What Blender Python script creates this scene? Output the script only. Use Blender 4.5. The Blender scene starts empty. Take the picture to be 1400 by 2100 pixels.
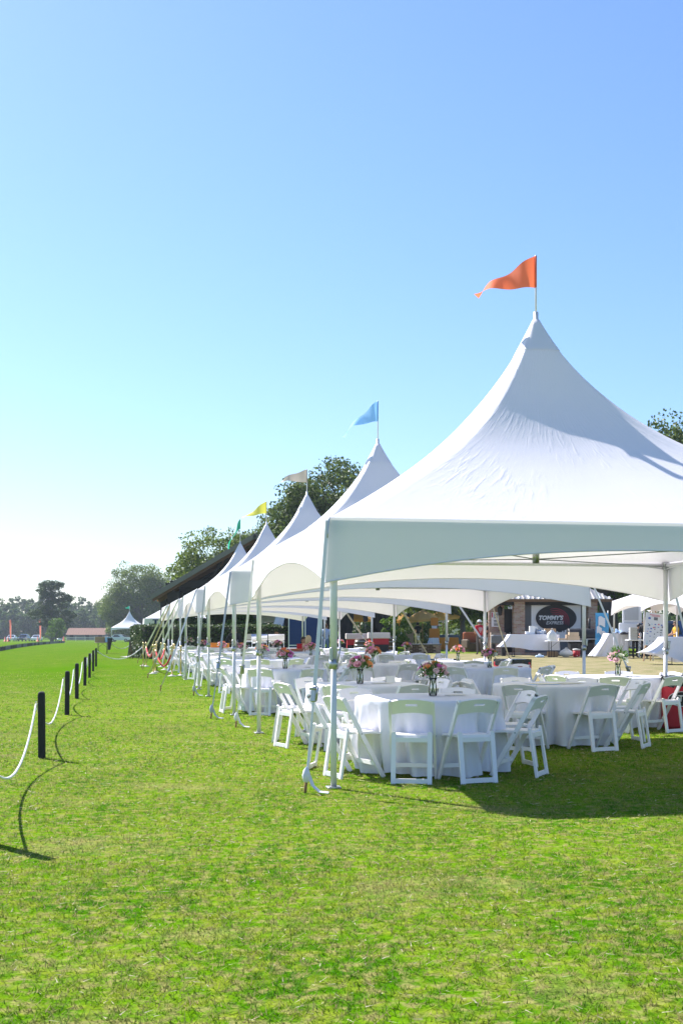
import bpy, bmesh, math, random
import numpy as np
from mathutils import Vector, Matrix, Quaternion

random.seed(7)
rng = np.random.default_rng(11)
SC = bpy.context.scene
COL = SC.collection
R = math.radians

# ------------------------------------------------------------------ camera
F_PX = 2450.0            # focal length in pixels of the 1400 x 2100 photograph
CAM_H = 1.45
HORIZON = 1294.0
cam_d = bpy.data.cameras.new('camera')
cam = bpy.data.objects.new('camera', cam_d); COL.objects.link(cam)
cam.location = (0, 0, CAM_H)
cam.rotation_euler = (R(90), 0, 0)
cam_d.sensor_fit = 'VERTICAL'
cam_d.sensor_height = 36.0
cam_d.lens = 36.0 * F_PX / 2100.0
cam_d.shift_y = (HORIZON - 1050.0) / 2100.0
cam_d.clip_start = 0.1
cam_d.clip_end = 6000
SC.camera = cam
SC.render.resolution_x, SC.render.resolution_y = 682, 1024

# ------------------------------------------------------------------ sky and sun
SUN_EL = 45.5
SUN_AZ = 44.5            # degrees to the left of the viewing direction (+Y)
world = bpy.data.worlds.new('World'); SC.world = world
world.use_nodes = True
wn = world.node_tree.nodes; wl = world.node_tree.links
wn.clear()
w_out = wn.new('ShaderNodeOutputWorld'); w_bg = wn.new('ShaderNodeBackground'); w_sky = wn.new('ShaderNodeTexSky')
w_sky.sky_type = 'NISHITA'; w_sky.sun_disc = False
w_sky.sun_elevation = R(SUN_EL); w_sky.sun_rotation = R(-SUN_AZ)
w_sky.air_density = 1.2; w_sky.dust_density = 0.5; w_sky.ozone_density = 8.0; w_sky.altitude = 0
w_bg.inputs['Strength'].default_value = 0.077
w_tint = wn.new('ShaderNodeMix'); w_tint.data_type = 'RGBA'; w_tint.blend_type = 'MULTIPLY'; w_tint.inputs['Factor'].default_value = 1.0
w_tint.inputs['B'].default_value = (0.96, 0.945, 1.01, 1)      # the camera's cool white balance
wl.new(w_sky.outputs[0], w_tint.inputs['A']); wl.new(w_tint.outputs['Result'], w_bg.inputs[0]); wl.new(w_bg.outputs[0], w_out.inputs[0])

sun_d = bpy.data.lights.new('sun', 'SUN')
sun_d.energy = 3.8; sun_d.angle = R(0.53); sun_d.color = (1.0, 0.97, 0.925)
sun = bpy.data.objects.new('sun', sun_d); COL.objects.link(sun)
to_sun = Vector((-math.sin(R(SUN_AZ)) * math.cos(R(SUN_EL)), math.cos(R(SUN_AZ)) * math.cos(R(SUN_EL)), math.sin(R(SUN_EL))))
sun.rotation_euler = (-to_sun).to_track_quat('-Z', 'Y').to_euler()
sun.location = to_sun * 60

SC.render.engine = 'CYCLES'
SC.view_settings.view_transform = 'Standard'
SC.view_settings.look = 'None'
SC.view_settings.exposure = 1.38
SC.view_settings.gamma = 1.0
SC.view_settings.use_curve_mapping = False
SC.cycles.use_denoising = True
SC.cycles.max_bounces = 8
SC.cycles.transparent_max_bounces = 12
SC.cycles.diffuse_bounces = 4
SC.cycles.volume_bounces = 0
SC.cycles.caustics_reflective = False
SC.cycles.caustics_refractive = False

# ------------------------------------------------------------------ layout helpers
ROW = R(10.5)            # the tents run away at this angle to the left
U = Vector((-math.sin(ROW), math.cos(ROW), 0))
V = Vector((math.cos(ROW), math.sin(ROW), 0))
P0 = Vector((-0.072, 11.0, 0))

def sstep(a, b, x):
    t = max(0.0, min(1.0, (x - a) / (b - a)))
    return t * t * (3 - 2 * t)

def gz(x, y):
    """height of the ground: flat lawn, a low bank behind the tents, a dip across the far field"""
    v = (x - P0.x) * V.x + (y - P0.y) * V.y
    k = sstep(7.6, 12.5, v) * (1 - sstep(90, 150, y))
    return 0.28 * k - 1.2 * sstep(90, 350, y)

def ra(v, a, z=None):
    p = P0 + V * v + U * a
    p.z = gz(p.x, p.y) if z is None else z
    return p

def at(px, d, z=None):
    x = (px - 700) / F_PX * d
    return Vector((x, d, gz(x, d) if z is None else z))

def zpx(py, d):
    return CAM_H + (HORIZON - py) * d / F_PX

# ------------------------------------------------------------------ materials
MATS = {}
def nmat(name):
    m = bpy.data.materials.new(name); m.use_nodes = True
    nt = m.node_tree; nt.nodes.clear()
    MATS[name] = m
    return m, nt, nt.nodes, nt.links

def rgba(c): return (c[0], c[1], c[2], 1.0)

def pmat(name, col, rough=0.6, metal=0.0, spec=0.5, var=0.12, scale=6.0, bump=0.0, bscale=40.0, stretch=None, trans=0.0, coat=0.0):
    """principled with a gentle noise in the colour, optional bump, optional see-through light"""
    m, nt, n, l = nmat(name)
    out = n.new('ShaderNodeOutputMaterial'); p = n.new('ShaderNodeBsdfPrincipled')
    p.inputs['Roughness'].default_value = rough; p.inputs['Metallic'].default_value = metal
    p.inputs['Specular IOR Level'].default_value = spec; p.inputs['Coat Weight'].default_value = coat
    tc = n.new('ShaderNodeTexCoord'); mp = n.new('ShaderNodeMapping')
    l.new(tc.outputs['Object'], mp.inputs[0])
    if stretch: mp.inputs['Scale'].default_value = stretch
    nz = n.new('ShaderNodeTexNoise'); nz.inputs['Scale'].default_value = scale; nz.inputs['Detail'].default_value = 5
    l.new(mp.outputs[0], nz.inputs['Vector'])
    mx = n.new('ShaderNodeMix'); mx.data_type = 'RGBA'
    mx.inputs['A'].default_value = rgba([max(0, c * (1 - var)) for c in col]); mx.inputs['B'].default_value = rgba([min(1, c * (1 + var)) for c in col])
    l.new(nz.outputs['Fac'], mx.inputs['Factor']); l.new(mx.outputs['Result'], p.inputs['Base Color'])
    if bump:
        b = n.new('ShaderNodeBump'); b.inputs['Strength'].default_value = bump; b.inputs['Distance'].default_value = 0.02
        nb = n.new('ShaderNodeTexNoise'); nb.inputs['Scale'].default_value = bscale; nb.inputs['Detail'].default_value = 4
        l.new(mp.outputs[0], nb.inputs['Vector']); l.new(nb.outputs['Fac'], b.inputs['Height']); l.new(b.outputs[0], p.inputs['Normal'])
    if trans:
        t = n.new('ShaderNodeBsdfTranslucent'); l.new(mx.outputs['Result'], t.inputs[0])
        ms = n.new('ShaderNodeMixShader'); ms.inputs[0].default_value = trans
        l.new(p.outputs[0], ms.inputs[1]); l.new(t.outputs[0], ms.inputs[2]); l.new(ms.outputs[0], out.inputs[0])
    else:
        l.new(p.outputs[0], out.inputs[0])
    return m

def leafmat(name, cols, trans=0.35, rough=0.55, spec=0.4):
    """foliage: each leaf its own tint"""
    m, nt, n, l = nmat(name)
    out = n.new('ShaderNodeOutputMaterial'); p = n.new('ShaderNodeBsdfPrincipled'); t = n.new('ShaderNodeBsdfTranslucent')
    g = n.new('ShaderNodeNewGeometry'); cr = n.new('ShaderNodeValToRGB')
    e = cr.color_ramp.elements
    while len(e) < len(cols): e.new(0.5)
    for i, c in enumerate(cols):
        e[i].position = i / (len(cols) - 1); e[i].color = rgba(c)
    l.new(g.outputs['Random Per Island'], cr.inputs[0])
    l.new(cr.outputs[0], p.inputs['Base Color']); l.new(cr.outputs[0], t.inputs[0])
    p.inputs['Roughness'].default_value = rough; p.inputs['Specular IOR Level'].default_value = spec
    ms = n.new('ShaderNodeMixShader'); ms.inputs[0].default_value = trans
    l.new(p.outputs[0], ms.inputs[1]); l.new(t.outputs[0], ms.inputs[2]); l.new(ms.outputs[0], out.inputs[0])
    return m

def lawn_colour(n, l, dry_extra=True):
    """green turf with yellow and straw patches, straw-dry on the bank behind the tents; world position"""
    g = n.new('ShaderNodeNewGeometry')
    def noise(scale, det, dist=0.0, sc=None):
        z = n.new('ShaderNodeTexNoise'); z.inputs['Scale'].default_value = scale; z.inputs['Detail'].default_value = det; z.inputs['Distortion'].default_value = dist
        if sc:
            mp = n.new('ShaderNodeMapping'); mp.inputs['Scale'].default_value = sc
            l.new(g.outputs['Position'], mp.inputs[0]); l.new(mp.outputs[0], z.inputs['Vector'])
        else:
            l.new(g.outputs['Position'], z.inputs['Vector'])
        return z
    def ramp(src, a, b):
        r = n.new('ShaderNodeMapRange'); r.interpolation_type = 'SMOOTHSTEP'
        r.inputs['From Min'].default_value = a; r.inputs['From Max'].default_value = b
        l.new(src, r.inputs['Value']); return r.outputs[0]
    def mix(f, a, b):
        x = n.new('ShaderNodeMix'); x.data_type = 'RGBA'
        if isinstance(f, float): x.inputs['Factor'].default_value = f
        else: l.new(f, x.inputs['Factor'])
        for s, c in (('A', a), ('B', b)):
            if isinstance(c, tuple): x.inputs[s].default_value = rgba(c)
            else: l.new(c, x.inputs[s])
        return x.outputs['Result']
    c = mix(ramp(noise(1.1, 6, 0.4).outputs['Fac'], 0.36, 0.62), GREEN_A, GREEN_B)
    c = mix(ramp(noise(7.0, 5).outputs['Fac'], 0.42, 0.66), c, GREEN_C)
    c = mix(ramp(noise(0.75, 7, 0.8, (1.0, 1.6, 1.0)).outputs['Fac'], 0.54, 0.86), c, STRAW)
    c = mix(ramp(noise(13.0, 4).outputs['Fac'], 0.47, 0.66), c, STRAW_G)
    # mown bands and worn places over the wide field
    c = mix(ramp(noise(0.16, 4, 0.6, (1.0, 0.45, 1.0)).outputs['Fac'], 0.5, 0.75), c, GREEN_B)
    if dry_extra:
        # straw-dry bank: distance along V from the tent row
        d = n.new('ShaderNodeVectorMath'); d.operation = 'DOT_PRODUCT'
        l.new(g.outputs['Position'], d.inputs[0]); d.inputs[1].default_value = (V.x, V.y, 0)
        off = P0.x * V.x + P0.y * V.y
        ad = n.new('ShaderNodeMath'); ad.operation = 'ADD'
        nz = noise(0.5, 5); mu = n.new('ShaderNodeMath'); mu.operation = 'MULTIPLY_ADD'
        l.new(nz.outputs['Fac'], mu.inputs[0]); mu.inputs[1].default_value = 3.0; mu.inputs[2].default_value = -1.5 - off
        l.new(d.outputs['Value'], ad.inputs[0]); l.new(mu.outputs[0], ad.inputs[1])
        near = ramp(ad.outputs[0], 6.6, 9.0)
        sy = n.new('ShaderNodeSeparateXYZ'); l.new(g.outputs['Position'], sy.inputs[0])
        ymask = n.new('ShaderNodeMath'); ymask.operation = 'MULTIPLY'
        l.new(ramp(sy.outputs['Y'], 15.5, 20.0), ymask.inputs[0])
        l.new(ramp(sy.outputs['Y'], 66.0, 58.0), ymask.inputs[1])
        m2 = n.new('ShaderNodeMath'); m2.operation = 'MULTIPLY'
        l.new(near, m2.inputs[0]); l.new(ymask.outputs[0], m2.inputs[1])
        dry = mix(ramp(noise(2.2, 6).outputs['Fac'], 0.35, 0.7), DRY_A, DRY_B)
        c = mix(m2.outputs[0], c, dry)
    return c, g

STRAW_G = (0.235, 0.230, 0.070)
GREEN_A = (0.052, 0.160, 0.002)
GREEN_B = (0.112, 0.225, 0.005)
GREEN_C = (0.185, 0.240, 0.020)
STRAW = (0.32, 0.260, 0.12)
DRY_A = (0.32, 0.265, 0.155)
DRY_B = (0.20, 0.195, 0.085)

m, nt, n, l = nmat('lawn')
out = n.new('ShaderNodeOutputMaterial'); p = n.new('ShaderNodeBsdfPrincipled')
c, g = lawn_colour(n, l)
# the field beyond the tents is greener turf than the trodden grass in front; its colour also darkened to stand in for missing blade self-shadow
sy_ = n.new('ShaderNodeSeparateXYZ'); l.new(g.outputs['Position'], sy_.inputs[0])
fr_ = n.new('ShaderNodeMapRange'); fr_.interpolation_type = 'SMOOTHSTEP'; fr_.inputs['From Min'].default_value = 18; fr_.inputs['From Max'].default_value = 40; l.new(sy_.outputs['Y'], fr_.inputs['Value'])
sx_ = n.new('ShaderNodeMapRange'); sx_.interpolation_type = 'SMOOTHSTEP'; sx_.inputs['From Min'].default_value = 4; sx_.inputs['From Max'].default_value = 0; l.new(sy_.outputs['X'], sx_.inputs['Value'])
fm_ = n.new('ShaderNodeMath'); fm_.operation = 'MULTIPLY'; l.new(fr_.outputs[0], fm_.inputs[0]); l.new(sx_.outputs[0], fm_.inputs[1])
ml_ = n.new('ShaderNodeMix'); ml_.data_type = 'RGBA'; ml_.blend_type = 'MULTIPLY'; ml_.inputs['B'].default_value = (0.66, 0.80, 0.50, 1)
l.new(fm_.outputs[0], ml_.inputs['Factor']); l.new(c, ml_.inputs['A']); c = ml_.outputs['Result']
l.new(c, p.inputs['Base Color']); p.inputs['Roughness'].default_value = 1.0; p.inputs['Specular IOR Level'].default_value = 0.0
b = n.new('ShaderNodeBump'); b.inputs['Strength'].default_value = 0.7; b.inputs['Distance'].default_value = 0.05
nz = n.new('ShaderNodeTexNoise'); nz.inputs['Scale'].default_value = 14; nz.inputs['Detail'].default_value = 8
l.new(g.outputs['Position'], nz.inputs['Vector']); l.new(nz.outputs['Fac'], b.inputs['Height']); l.new(b.outputs[0], p.inputs['Normal'])
l.new(p.outputs[0], out.inputs[0])

m, nt, n, l = nmat('grass_blade')
out = n.new('ShaderNodeOutputMaterial'); p = n.new('ShaderNodeBsdfPrincipled'); t = n.new('ShaderNodeBsdfTranslucent')
c, g = lawn_colour(n, l, False)
hv = n.new('ShaderNodeHueSaturation'); l.new(c, hv.inputs['Color'])
mr = n.new('ShaderNodeMapRange'); mr.inputs['To Min'].default_value = 0.55; mr.inputs['To Max'].default_value = 1.9
l.new(g.outputs['Random Per Island'], mr.inputs['Value']); l.new(mr.outputs[0], hv.inputs['Value'])
# a share of the blades is dead straw
gt = n.new('ShaderNodeMath'); gt.operation = 'MULTIPLY'; gt.inputs[1].default_value = 7.31
fr = n.new('ShaderNodeMath'); fr.operation = 'FRACT'; cmpn = n.new('ShaderNodeMath'); cmpn.operation = 'GREATER_THAN'; cmpn.inputs[1].default_value = 0.82
l.new(g.outputs['Random Per Island'], gt.inputs[0]); l.new(gt.outputs[0], fr.inputs[0]); l.new(fr.outputs[0], cmpn.inputs[0])
mx = n.new('ShaderNodeMix'); mx.data_type = 'RGBA'; mx.inputs['B'].default_value = rgba((0.38, 0.31, 0.14))
l.new(cmpn.outputs[0], mx.inputs['Factor']); l.new(hv.outputs[0], mx.inputs['A'])
l.new(mx.outputs['Result'], p.inputs['Base Color']); l.new(mx.outputs['Result'], t.inputs[0])
p.inputs['Roughness'].default_value = 0.6; p.inputs['Specular IOR Level'].default_value = 0.06
ms = n.new('ShaderNodeMixShader'); ms.inputs[0].default_value = 0.5
l.new(p.outputs[0], ms.inputs[1]); l.new(t.outputs[0], ms.inputs[2]); l.new(ms.outputs[0], out.inputs[0])

# tent vinyl: white, lets some light through, creases, welded seams across (UV y = 0 at the peak, 1 at the eave)
m, nt, n, l = nmat('tent_vinyl')
out = n.new('ShaderNodeOutputMaterial'); p = n.new('ShaderNodeBsdfPrincipled'); t = n.new('ShaderNodeBsdfTranslucent')
p.inputs['Base Color'].default_value = (0.90, 0.86, 0.90, 1); p.inputs['Roughness'].default_value = 0.5; p.inputs['Specular IOR Level'].default_value = 0.3
t.inputs[0].default_value = (0.86, 0.80, 0.76, 1)
uv = n.new('ShaderNodeUVMap'); tc = n.new('ShaderNodeTexCoord')
sx = n.new('ShaderNodeSeparateXYZ'); l.new(uv.outputs[0], sx.inputs[0])
def crease(sc, rot, dist, lo, hi, mscale, m0, m1):
    """short wrinkles: thin ridges of a stretched noise, kept only in patches"""
    mp = n.new('ShaderNodeMapping'); mp.inputs['Scale'].default_value = sc; mp.inputs['Rotation'].default_value = (0, 0, rot); l.new(uv.outputs[0], mp.inputs[0])
    z = n.new('ShaderNodeTexNoise'); z.inputs['Scale'].default_value = 1.0; z.inputs['Detail'].default_value = 2; z.inputs['Distortion'].default_value = dist
    l.new(mp.outputs[0], z.inputs['Vector'])
    r = n.new('ShaderNodeMapRange'); r.interpolation_type = 'SMOOTHSTEP'; r.inputs['From Min'].default_value = lo; r.inputs['From Max'].default_value = hi
    l.new(z.outputs['Fac'], r.inputs['Value'])
    k = n.new('ShaderNodeTexNoise'); k.inputs['Scale'].default_value = mscale; k.inputs['Detail'].default_value = 2; l.new(tc.outputs['Object'], k.inputs['Vector'])
    q = n.new('ShaderNodeMapRange'); q.interpolation_type = 'SMOOTHSTEP'; q.inputs['From Min'].default_value = m0; q.inputs['From Max'].default_value = m1; l.new(k.outputs['Fac'], q.inputs['Value'])
    w = n.new('ShaderNodeMath'); w.operation = 'MULTIPLY'; l.new(r.outputs[0], w.inputs[0]); l.new(q.outputs[0], w.inputs[1]); return w.outputs[0]
c1 = crease((210, 10, 1), 0.0, 0.5, 0.45, 0.80, 0.9, 0.30, 0.62)
c2 = crease((150, 24, 1), 0.22, 0.7, 0.52, 0.80, 0.8, 0.40, 0.66)
soft = n.new('ShaderNodeTexNoise'); soft.inputs['Scale'].default_value = 1.3; soft.inputs['Detail'].default_value = 3; l.new(tc.outputs['Object'], soft.inputs['Vector'])
acc0 = n.new('ShaderNodeMath'); acc0.operation = 'MULTIPLY_ADD'; acc0.inputs[1].default_value = 1.6
l.new(soft.outputs['Fac'], acc0.inputs[0]); l.new(c1, acc0.inputs[2])
acc = n.new('ShaderNodeMath'); acc.operation = 'MULTIPLY_ADD'; acc.inputs[1].default_value = 0.8
l.new(c2, acc.inputs[0]); l.new(acc0.outputs[0], acc.inputs[2])
cur = acc.outputs[0]
for sv in (0.245, 0.36, 0.62):
    a = n.new('ShaderNodeMath'); a.operation = 'COMPARE'; a.inputs[1].default_value = sv; a.inputs[2].default_value = 0.006
    l.new(sx.outputs['Y'], a.inputs[0])
    s = n.new('ShaderNodeMath'); s.operation = 'MULTIPLY_ADD'; s.inputs[1].default_value = 1.6
    l.new(a.outputs[0], s.inputs[0]); l.new(cur, s.inputs[2]); cur = s.outputs[0]
b = n.new('ShaderNodeBump'); b.inputs['Strength'].default_value = 0.24; b.inputs['Distance'].default_value = 0.014
l.new(cur, b.inputs['Height']); l.new(b.outputs[0], p.inputs['Normal'])
ms = n.new('ShaderNodeMixShader'); ms.inputs[0].default_value = 0.21
l.new(p.outputs[0], ms.inputs[1]); l.new(t.outputs[0], ms.inputs[2]); l.new(ms.outputs[0], out.inputs[0])

m, nt, n, l = nmat('glass')
out = n.new('ShaderNodeOutputMaterial'); gl = n.new('ShaderNodeBsdfGlossy'); tr = n.new('ShaderNodeBsdfTransparent'); fz = n.new('ShaderNodeFresnel')
gl.inputs['Roughness'].default_value = 0.02; tr.inputs[0].default_value = (0.96, 0.98, 0.97, 1); fz.inputs[0].default_value = 1.45
ms = n.new('ShaderNodeMixShader'); l.new(fz.outputs[0], ms.inputs[0]); l.new(tr.outputs[0], ms.inputs[1]); l.new(gl.outputs[0], ms.inputs[2]); l.new(ms.outputs[0], out.inputs[0])

m, nt, n, l = nmat('brick_wall')
out = n.new('ShaderNodeOutputMaterial'); p = n.new('ShaderNodeBsdfPrincipled'); br = n.new('ShaderNodeTexBrick'); tc = n.new('ShaderNodeTexCoord'); mp = n.new('ShaderNodeMapping')
mp.inputs['Rotation'].default_value = (R(90), 0, 0)
l.new(tc.outputs['Object'], mp.inputs[0]); l.new(mp.outputs[0], br.inputs[0])
br.inputs['Scale'].default_value = 1.0; br.inputs['Brick Width'].default_value = 0.21; br.inputs['Row Height'].default_value = 0.072; br.inputs['Mortar Size'].default_value = 0.008
br.inputs['Color1'].default_value = (0.36, 0.19, 0.13, 1); br.inputs['Color2'].default_value = (0.48, 0.36, 0.28, 1); br.inputs['Mortar'].default_value = (0.45, 0.40, 0.34, 1)
nz = n.new('ShaderNodeTexNoise'); nz.inputs['Scale'].default_value = 5; l.new(tc.outputs['Object'], nz.inputs['Vector'])
mx = n.new('ShaderNodeMix'); mx.data_type = 'RGBA'; mx.blend_type = 'MULTIPLY'; mx.inputs['Factor'].default_value = 0.35
l.new(br.outputs[0], mx.inputs['A']); l.new(nz.outputs['Color'], mx.inputs['B']); l.new(mx.outputs['Result'], p.inputs['Base Color'])
p.inputs['Roughness'].default_value = 0.9
l.new(p.outputs[0], out.inputs[0])

M = MATS
pmat('chair_resin', (0.90, 0.86, 0.87), 0.42, var=0.03, bump=0.05, bscale=90)
pmat('cloth', (0.86, 0.85, 0.91), 0.9, spec=0.15, var=0.03, trans=0.12, bump=0.12, bscale=14)
pmat('aluminium', (0.72, 0.71, 0.73), 0.45, metal=0.10, var=0.10, scale=3, stretch=(8, 8, 0.7))
pmat('steel', (0.45, 0.46, 0.48), 0.4, metal=0.9, var=0.2)
pmat('cable', (0.30, 0.31, 0.32), 0.5, metal=0.6)
pmat('strap', (0.80, 0.79, 0.84), 0.8, spec=0.2, var=0.08, scale=30, trans=0.1)
pmat('strap_grey', (0.46, 0.48, 0.54), 0.8, spec=0.2, var=0.08, scale=30)
pmat('strap_tan', (0.55, 0.46, 0.32), 0.8, spec=0.2, var=0.1, scale=30)
pmat('stake', (0.30, 0.29, 0.28), 0.55, metal=0.6, var=0.3)
pmat('rust', (0.30, 0.16, 0.07), 0.8, var=0.3, scale=20)
pmat('black_wood', (0.012, 0.013, 0.014), 0.75, var=0.4, scale=12, stretch=(6, 6, 0.6), bump=0.3, bscale=30)
pmat('rope', (0.78, 0.78, 0.76), 0.85, var=0.08, scale=60)
pmat('black', (0.012, 0.012, 0.014), 0.6, var=0.3)
pmat('black_bag', (0.010, 0.010, 0.012), 0.25, var=0.3, bump=0.8, bscale=12)
pmat('white_paint', (0.78, 0.78, 0.77), 0.55, var=0.04)
pmat('paper', (0.80, 0.80, 0.78), 0.8, var=0.03)
pmat('paper_cream', (0.74, 0.70, 0.60), 0.8, var=0.03)
pmat('paper_blue', (0.50, 0.68, 0.90), 0.8, var=0.03)
pmat('red', (0.50, 0.018, 0.035), 0.6, var=0.1)
pmat('velvet', (0.52, 0.012, 0.02), 0.8, var=0.15)
pmat('orange', (0.85, 0.30, 0.03), 0.7, var=0.08, trans=0.2)
pmat('umbrella_orange', (0.86, 0.50, 0.17), 0.8, var=0.06, trans=0.4)
pmat('navy', (0.012, 0.035, 0.14), 0.7, var=0.15)
pmat('gold', (0.72, 0.55, 0.26), 0.28, metal=0.9, var=0.06)
pmat('chrome', (0.78, 0.79, 0.80), 0.12, metal=1.0, var=0.03)
pmat('bark', (0.060, 0.050, 0.042), 0.95, var=0.4, scale=5, stretch=(3, 3, 0.6), bump=0.8, bscale=8)
pmat('bark_grey', (0.16, 0.145, 0.125), 0.95, var=0.35, scale=5, stretch=(3, 3, 0.6), bump=0.6, bscale=8)
pmat('dark_timber', (0.020, 0.019, 0.019), 0.7, var=0.3)
pmat('brown_timber', (0.16, 0.085, 0.04), 0.75, var=0.3, stretch=(1, 6, 6))
pmat('light_timber', (0.45, 0.27, 0.13), 0.7, var=0.2, stretch=(6, 6, 0.8))
pmat('roof_green', (0.17, 0.165, 0.125), 0.5, metal=0.2, var=0.12, scale=3)
pmat('roof_rust', (0.27, 0.125, 0.075), 0.8, var=0.4, scale=1.2, stretch=(3, 0.5, 1))
pmat('roof_metal', (0.42, 0.40, 0.38), 0.45, metal=0.5, var=0.2, scale=3)
pmat('cardboard', (0.45, 0.29, 0.16), 0.85, var=0.1)
pmat('cardboard_pale', (0.60, 0.45, 0.30), 0.85, var=0.1)
pmat('grey_panel', (0.13, 0.135, 0.14), 0.7, var=0.12)
pmat('light_grey', (0.45, 0.46, 0.47), 0.7, var=0.08)
pmat('sofa_grey', (0.13, 0.14, 0.16), 0.9, var=0.2)
pmat('skin', (0.56, 0.33, 0.23), 0.55, var=0.06)
pmat('skin_tan', (0.42, 0.23, 0.15), 0.55, var=0.06)
pmat('hair_dark', (0.018, 0.013, 0.010), 0.6, var=0.4, scale=40)
pmat('hair_blond', (0.52, 0.40, 0.24), 0.6, var=0.25, scale=40, stretch=(4, 4, 0.5))
pmat('hair_brown', (0.15, 0.075, 0.035), 0.6, var=0.3, scale=40)
pmat('hair_ginger', (0.42, 0.19, 0.07), 0.6, var=0.3, scale=40)
pmat('shirt_black', (0.014, 0.014, 0.017), 0.85, var=0.3)
pmat('shirt_red', (0.55, 0.022, 0.035), 0.85, var=0.12, bump=0.3, bscale=10)
pmat('shirt_blue', (0.48, 0.56, 0.74), 0.85, var=0.06, bump=0.3, bscale=10)
pmat('shirt_yellow', (0.65, 0.36, 0.03), 0.85, var=0.1)
pmat('pants_khaki', (0.52, 0.44, 0.34), 0.85, var=0.08)
pmat('pants_jeans', (0.15, 0.23, 0.38), 0.85, var=0.15)
pmat('pants_taupe', (0.13, 0.11, 0.10), 0.85, var=0.15)
pmat('shoe', (0.05, 0.045, 0.04), 0.6, var=0.3)
pmat('car_blue', (0.02, 0.06, 0.18), 0.25, var=0.05, coat=0.6)
pmat('car_white', (0.75, 0.76, 0.77), 0.25, var=0.03, coat=0.6)
pmat('car_dark', (0.03, 0.05, 0.09), 0.25, var=0.05, coat=0.6)
pmat('car_glass', (0.015, 0.02, 0.025), 0.08, var=0.1, spec=0.8)
pmat('rubber', (0.015, 0.015, 0.015), 0.85, var=0.2)
pmat('cone_red', (0.75, 0.10, 0.04), 0.6, var=0.1)
pmat('flag_orange', (0.90, 0.20, 0.085), 0.75, var=0.05, trans=0.45)
pmat('flag_blue', (0.30, 0.60, 0.92), 0.75, var=0.05, trans=0.45)
pmat('flag_tan', (0.52, 0.45, 0.36), 0.75, var=0.05, trans=0.4)
pmat('flag_yellow', (0.78, 0.72, 0.10), 0.75, var=0.05, trans=0.45)
pmat('flag_green', (0.02, 0.36, 0.20), 0.75, var=0.05, trans=0.4)
pmat('feather_red', (0.75, 0.20, 0.14), 0.75, var=0.1, trans=0.4)
pmat('petal_peach', (0.92, 0.44, 0.16), 0.7, var=0.12, trans=0.25)
pmat('petal_coral', (0.90, 0.30, 0.16), 0.7, var=0.12, trans=0.25)
pmat('petal_pink', (0.88, 0.46, 0.54), 0.7, var=0.15, trans=0.25)
pmat('petal_pale', (0.84, 0.60, 0.62), 0.7, var=0.12, trans=0.25)
pmat('petal_magenta', (0.80, 0.24, 0.64), 0.7, var=0.15, trans=0.25)
pmat('petal_white', (0.78, 0.80, 0.66), 0.7, var=0.1, trans=0.25)
pmat('banner_white', (0.72, 0.72, 0.73), 0.7, var=0.03)
pmat('banner_red', (0.48, 0.012, 0.055), 0.7, var=0.05)
pmat('banner_blue', (0.08, 0.36, 0.65), 0.7, var=0.5, scale=3)
pmat('pink_stall', (0.72, 0.62, 0.58), 0.8, var=0.05)
pmat('barrel_wood', (0.10, 0.065, 0.04), 0.8, var=0.3)
pmat('logo_blue', (0.12, 0.16, 0.45), 0.8); pmat('logo_grey', (0.16, 0.17, 0.19), 0.8); pmat('logo_rose', (0.62, 0.16, 0.22), 0.8); pmat('logo_teal', (0.35, 0.60, 0.66), 0.8)
pmat('dead_blade', (0.52, 0.46, 0.31), 0.7, spec=0.1, var=0.2, trans=0.3)
pmat('stone_path', (0.50, 0.45, 0.40), 0.9, var=0.15)
pmat('bowl_copper', (0.48, 0.13, 0.05), 0.4, var=0.15)
leafmat('leaf_oak', [(0.030, 0.056, 0.008), (0.072, 0.115, 0.018), (0.125, 0.180, 0.036), (0.20, 0.240, 0.080)], 0.35, 0.5, 0.3)
leafmat('leaf_olive', [(0.070, 0.115, 0.014), (0.145, 0.205, 0.028), (0.22, 0.265, 0.055)], 0.45)
leafmat('leaf_far', [(0.045, 0.090, 0.018), (0.080, 0.135, 0.030), (0.125, 0.175, 0.045)], 0.4)
leafmat('leaf_pine', [(0.040, 0.072, 0.018), (0.085, 0.125, 0.032)], 0.35)
leafmat('leaf_bright', [(0.06, 0.13, 0.012), (0.11, 0.20, 0.022), (0.17, 0.26, 0.04)], 0.45)
leafmat('leaf_hedge', [(0.020, 0.045, 0.010), (0.045, 0.085, 0.018), (0.10, 0.15, 0.045), (0.20, 0.22, 0.09)], 0.25, 0.5, 0.3)
leafmat('leaf_bouquet', [(0.05, 0.12, 0.022), (0.11, 0.21, 0.04), (0.17, 0.28, 0.08)], 0.4)

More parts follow.
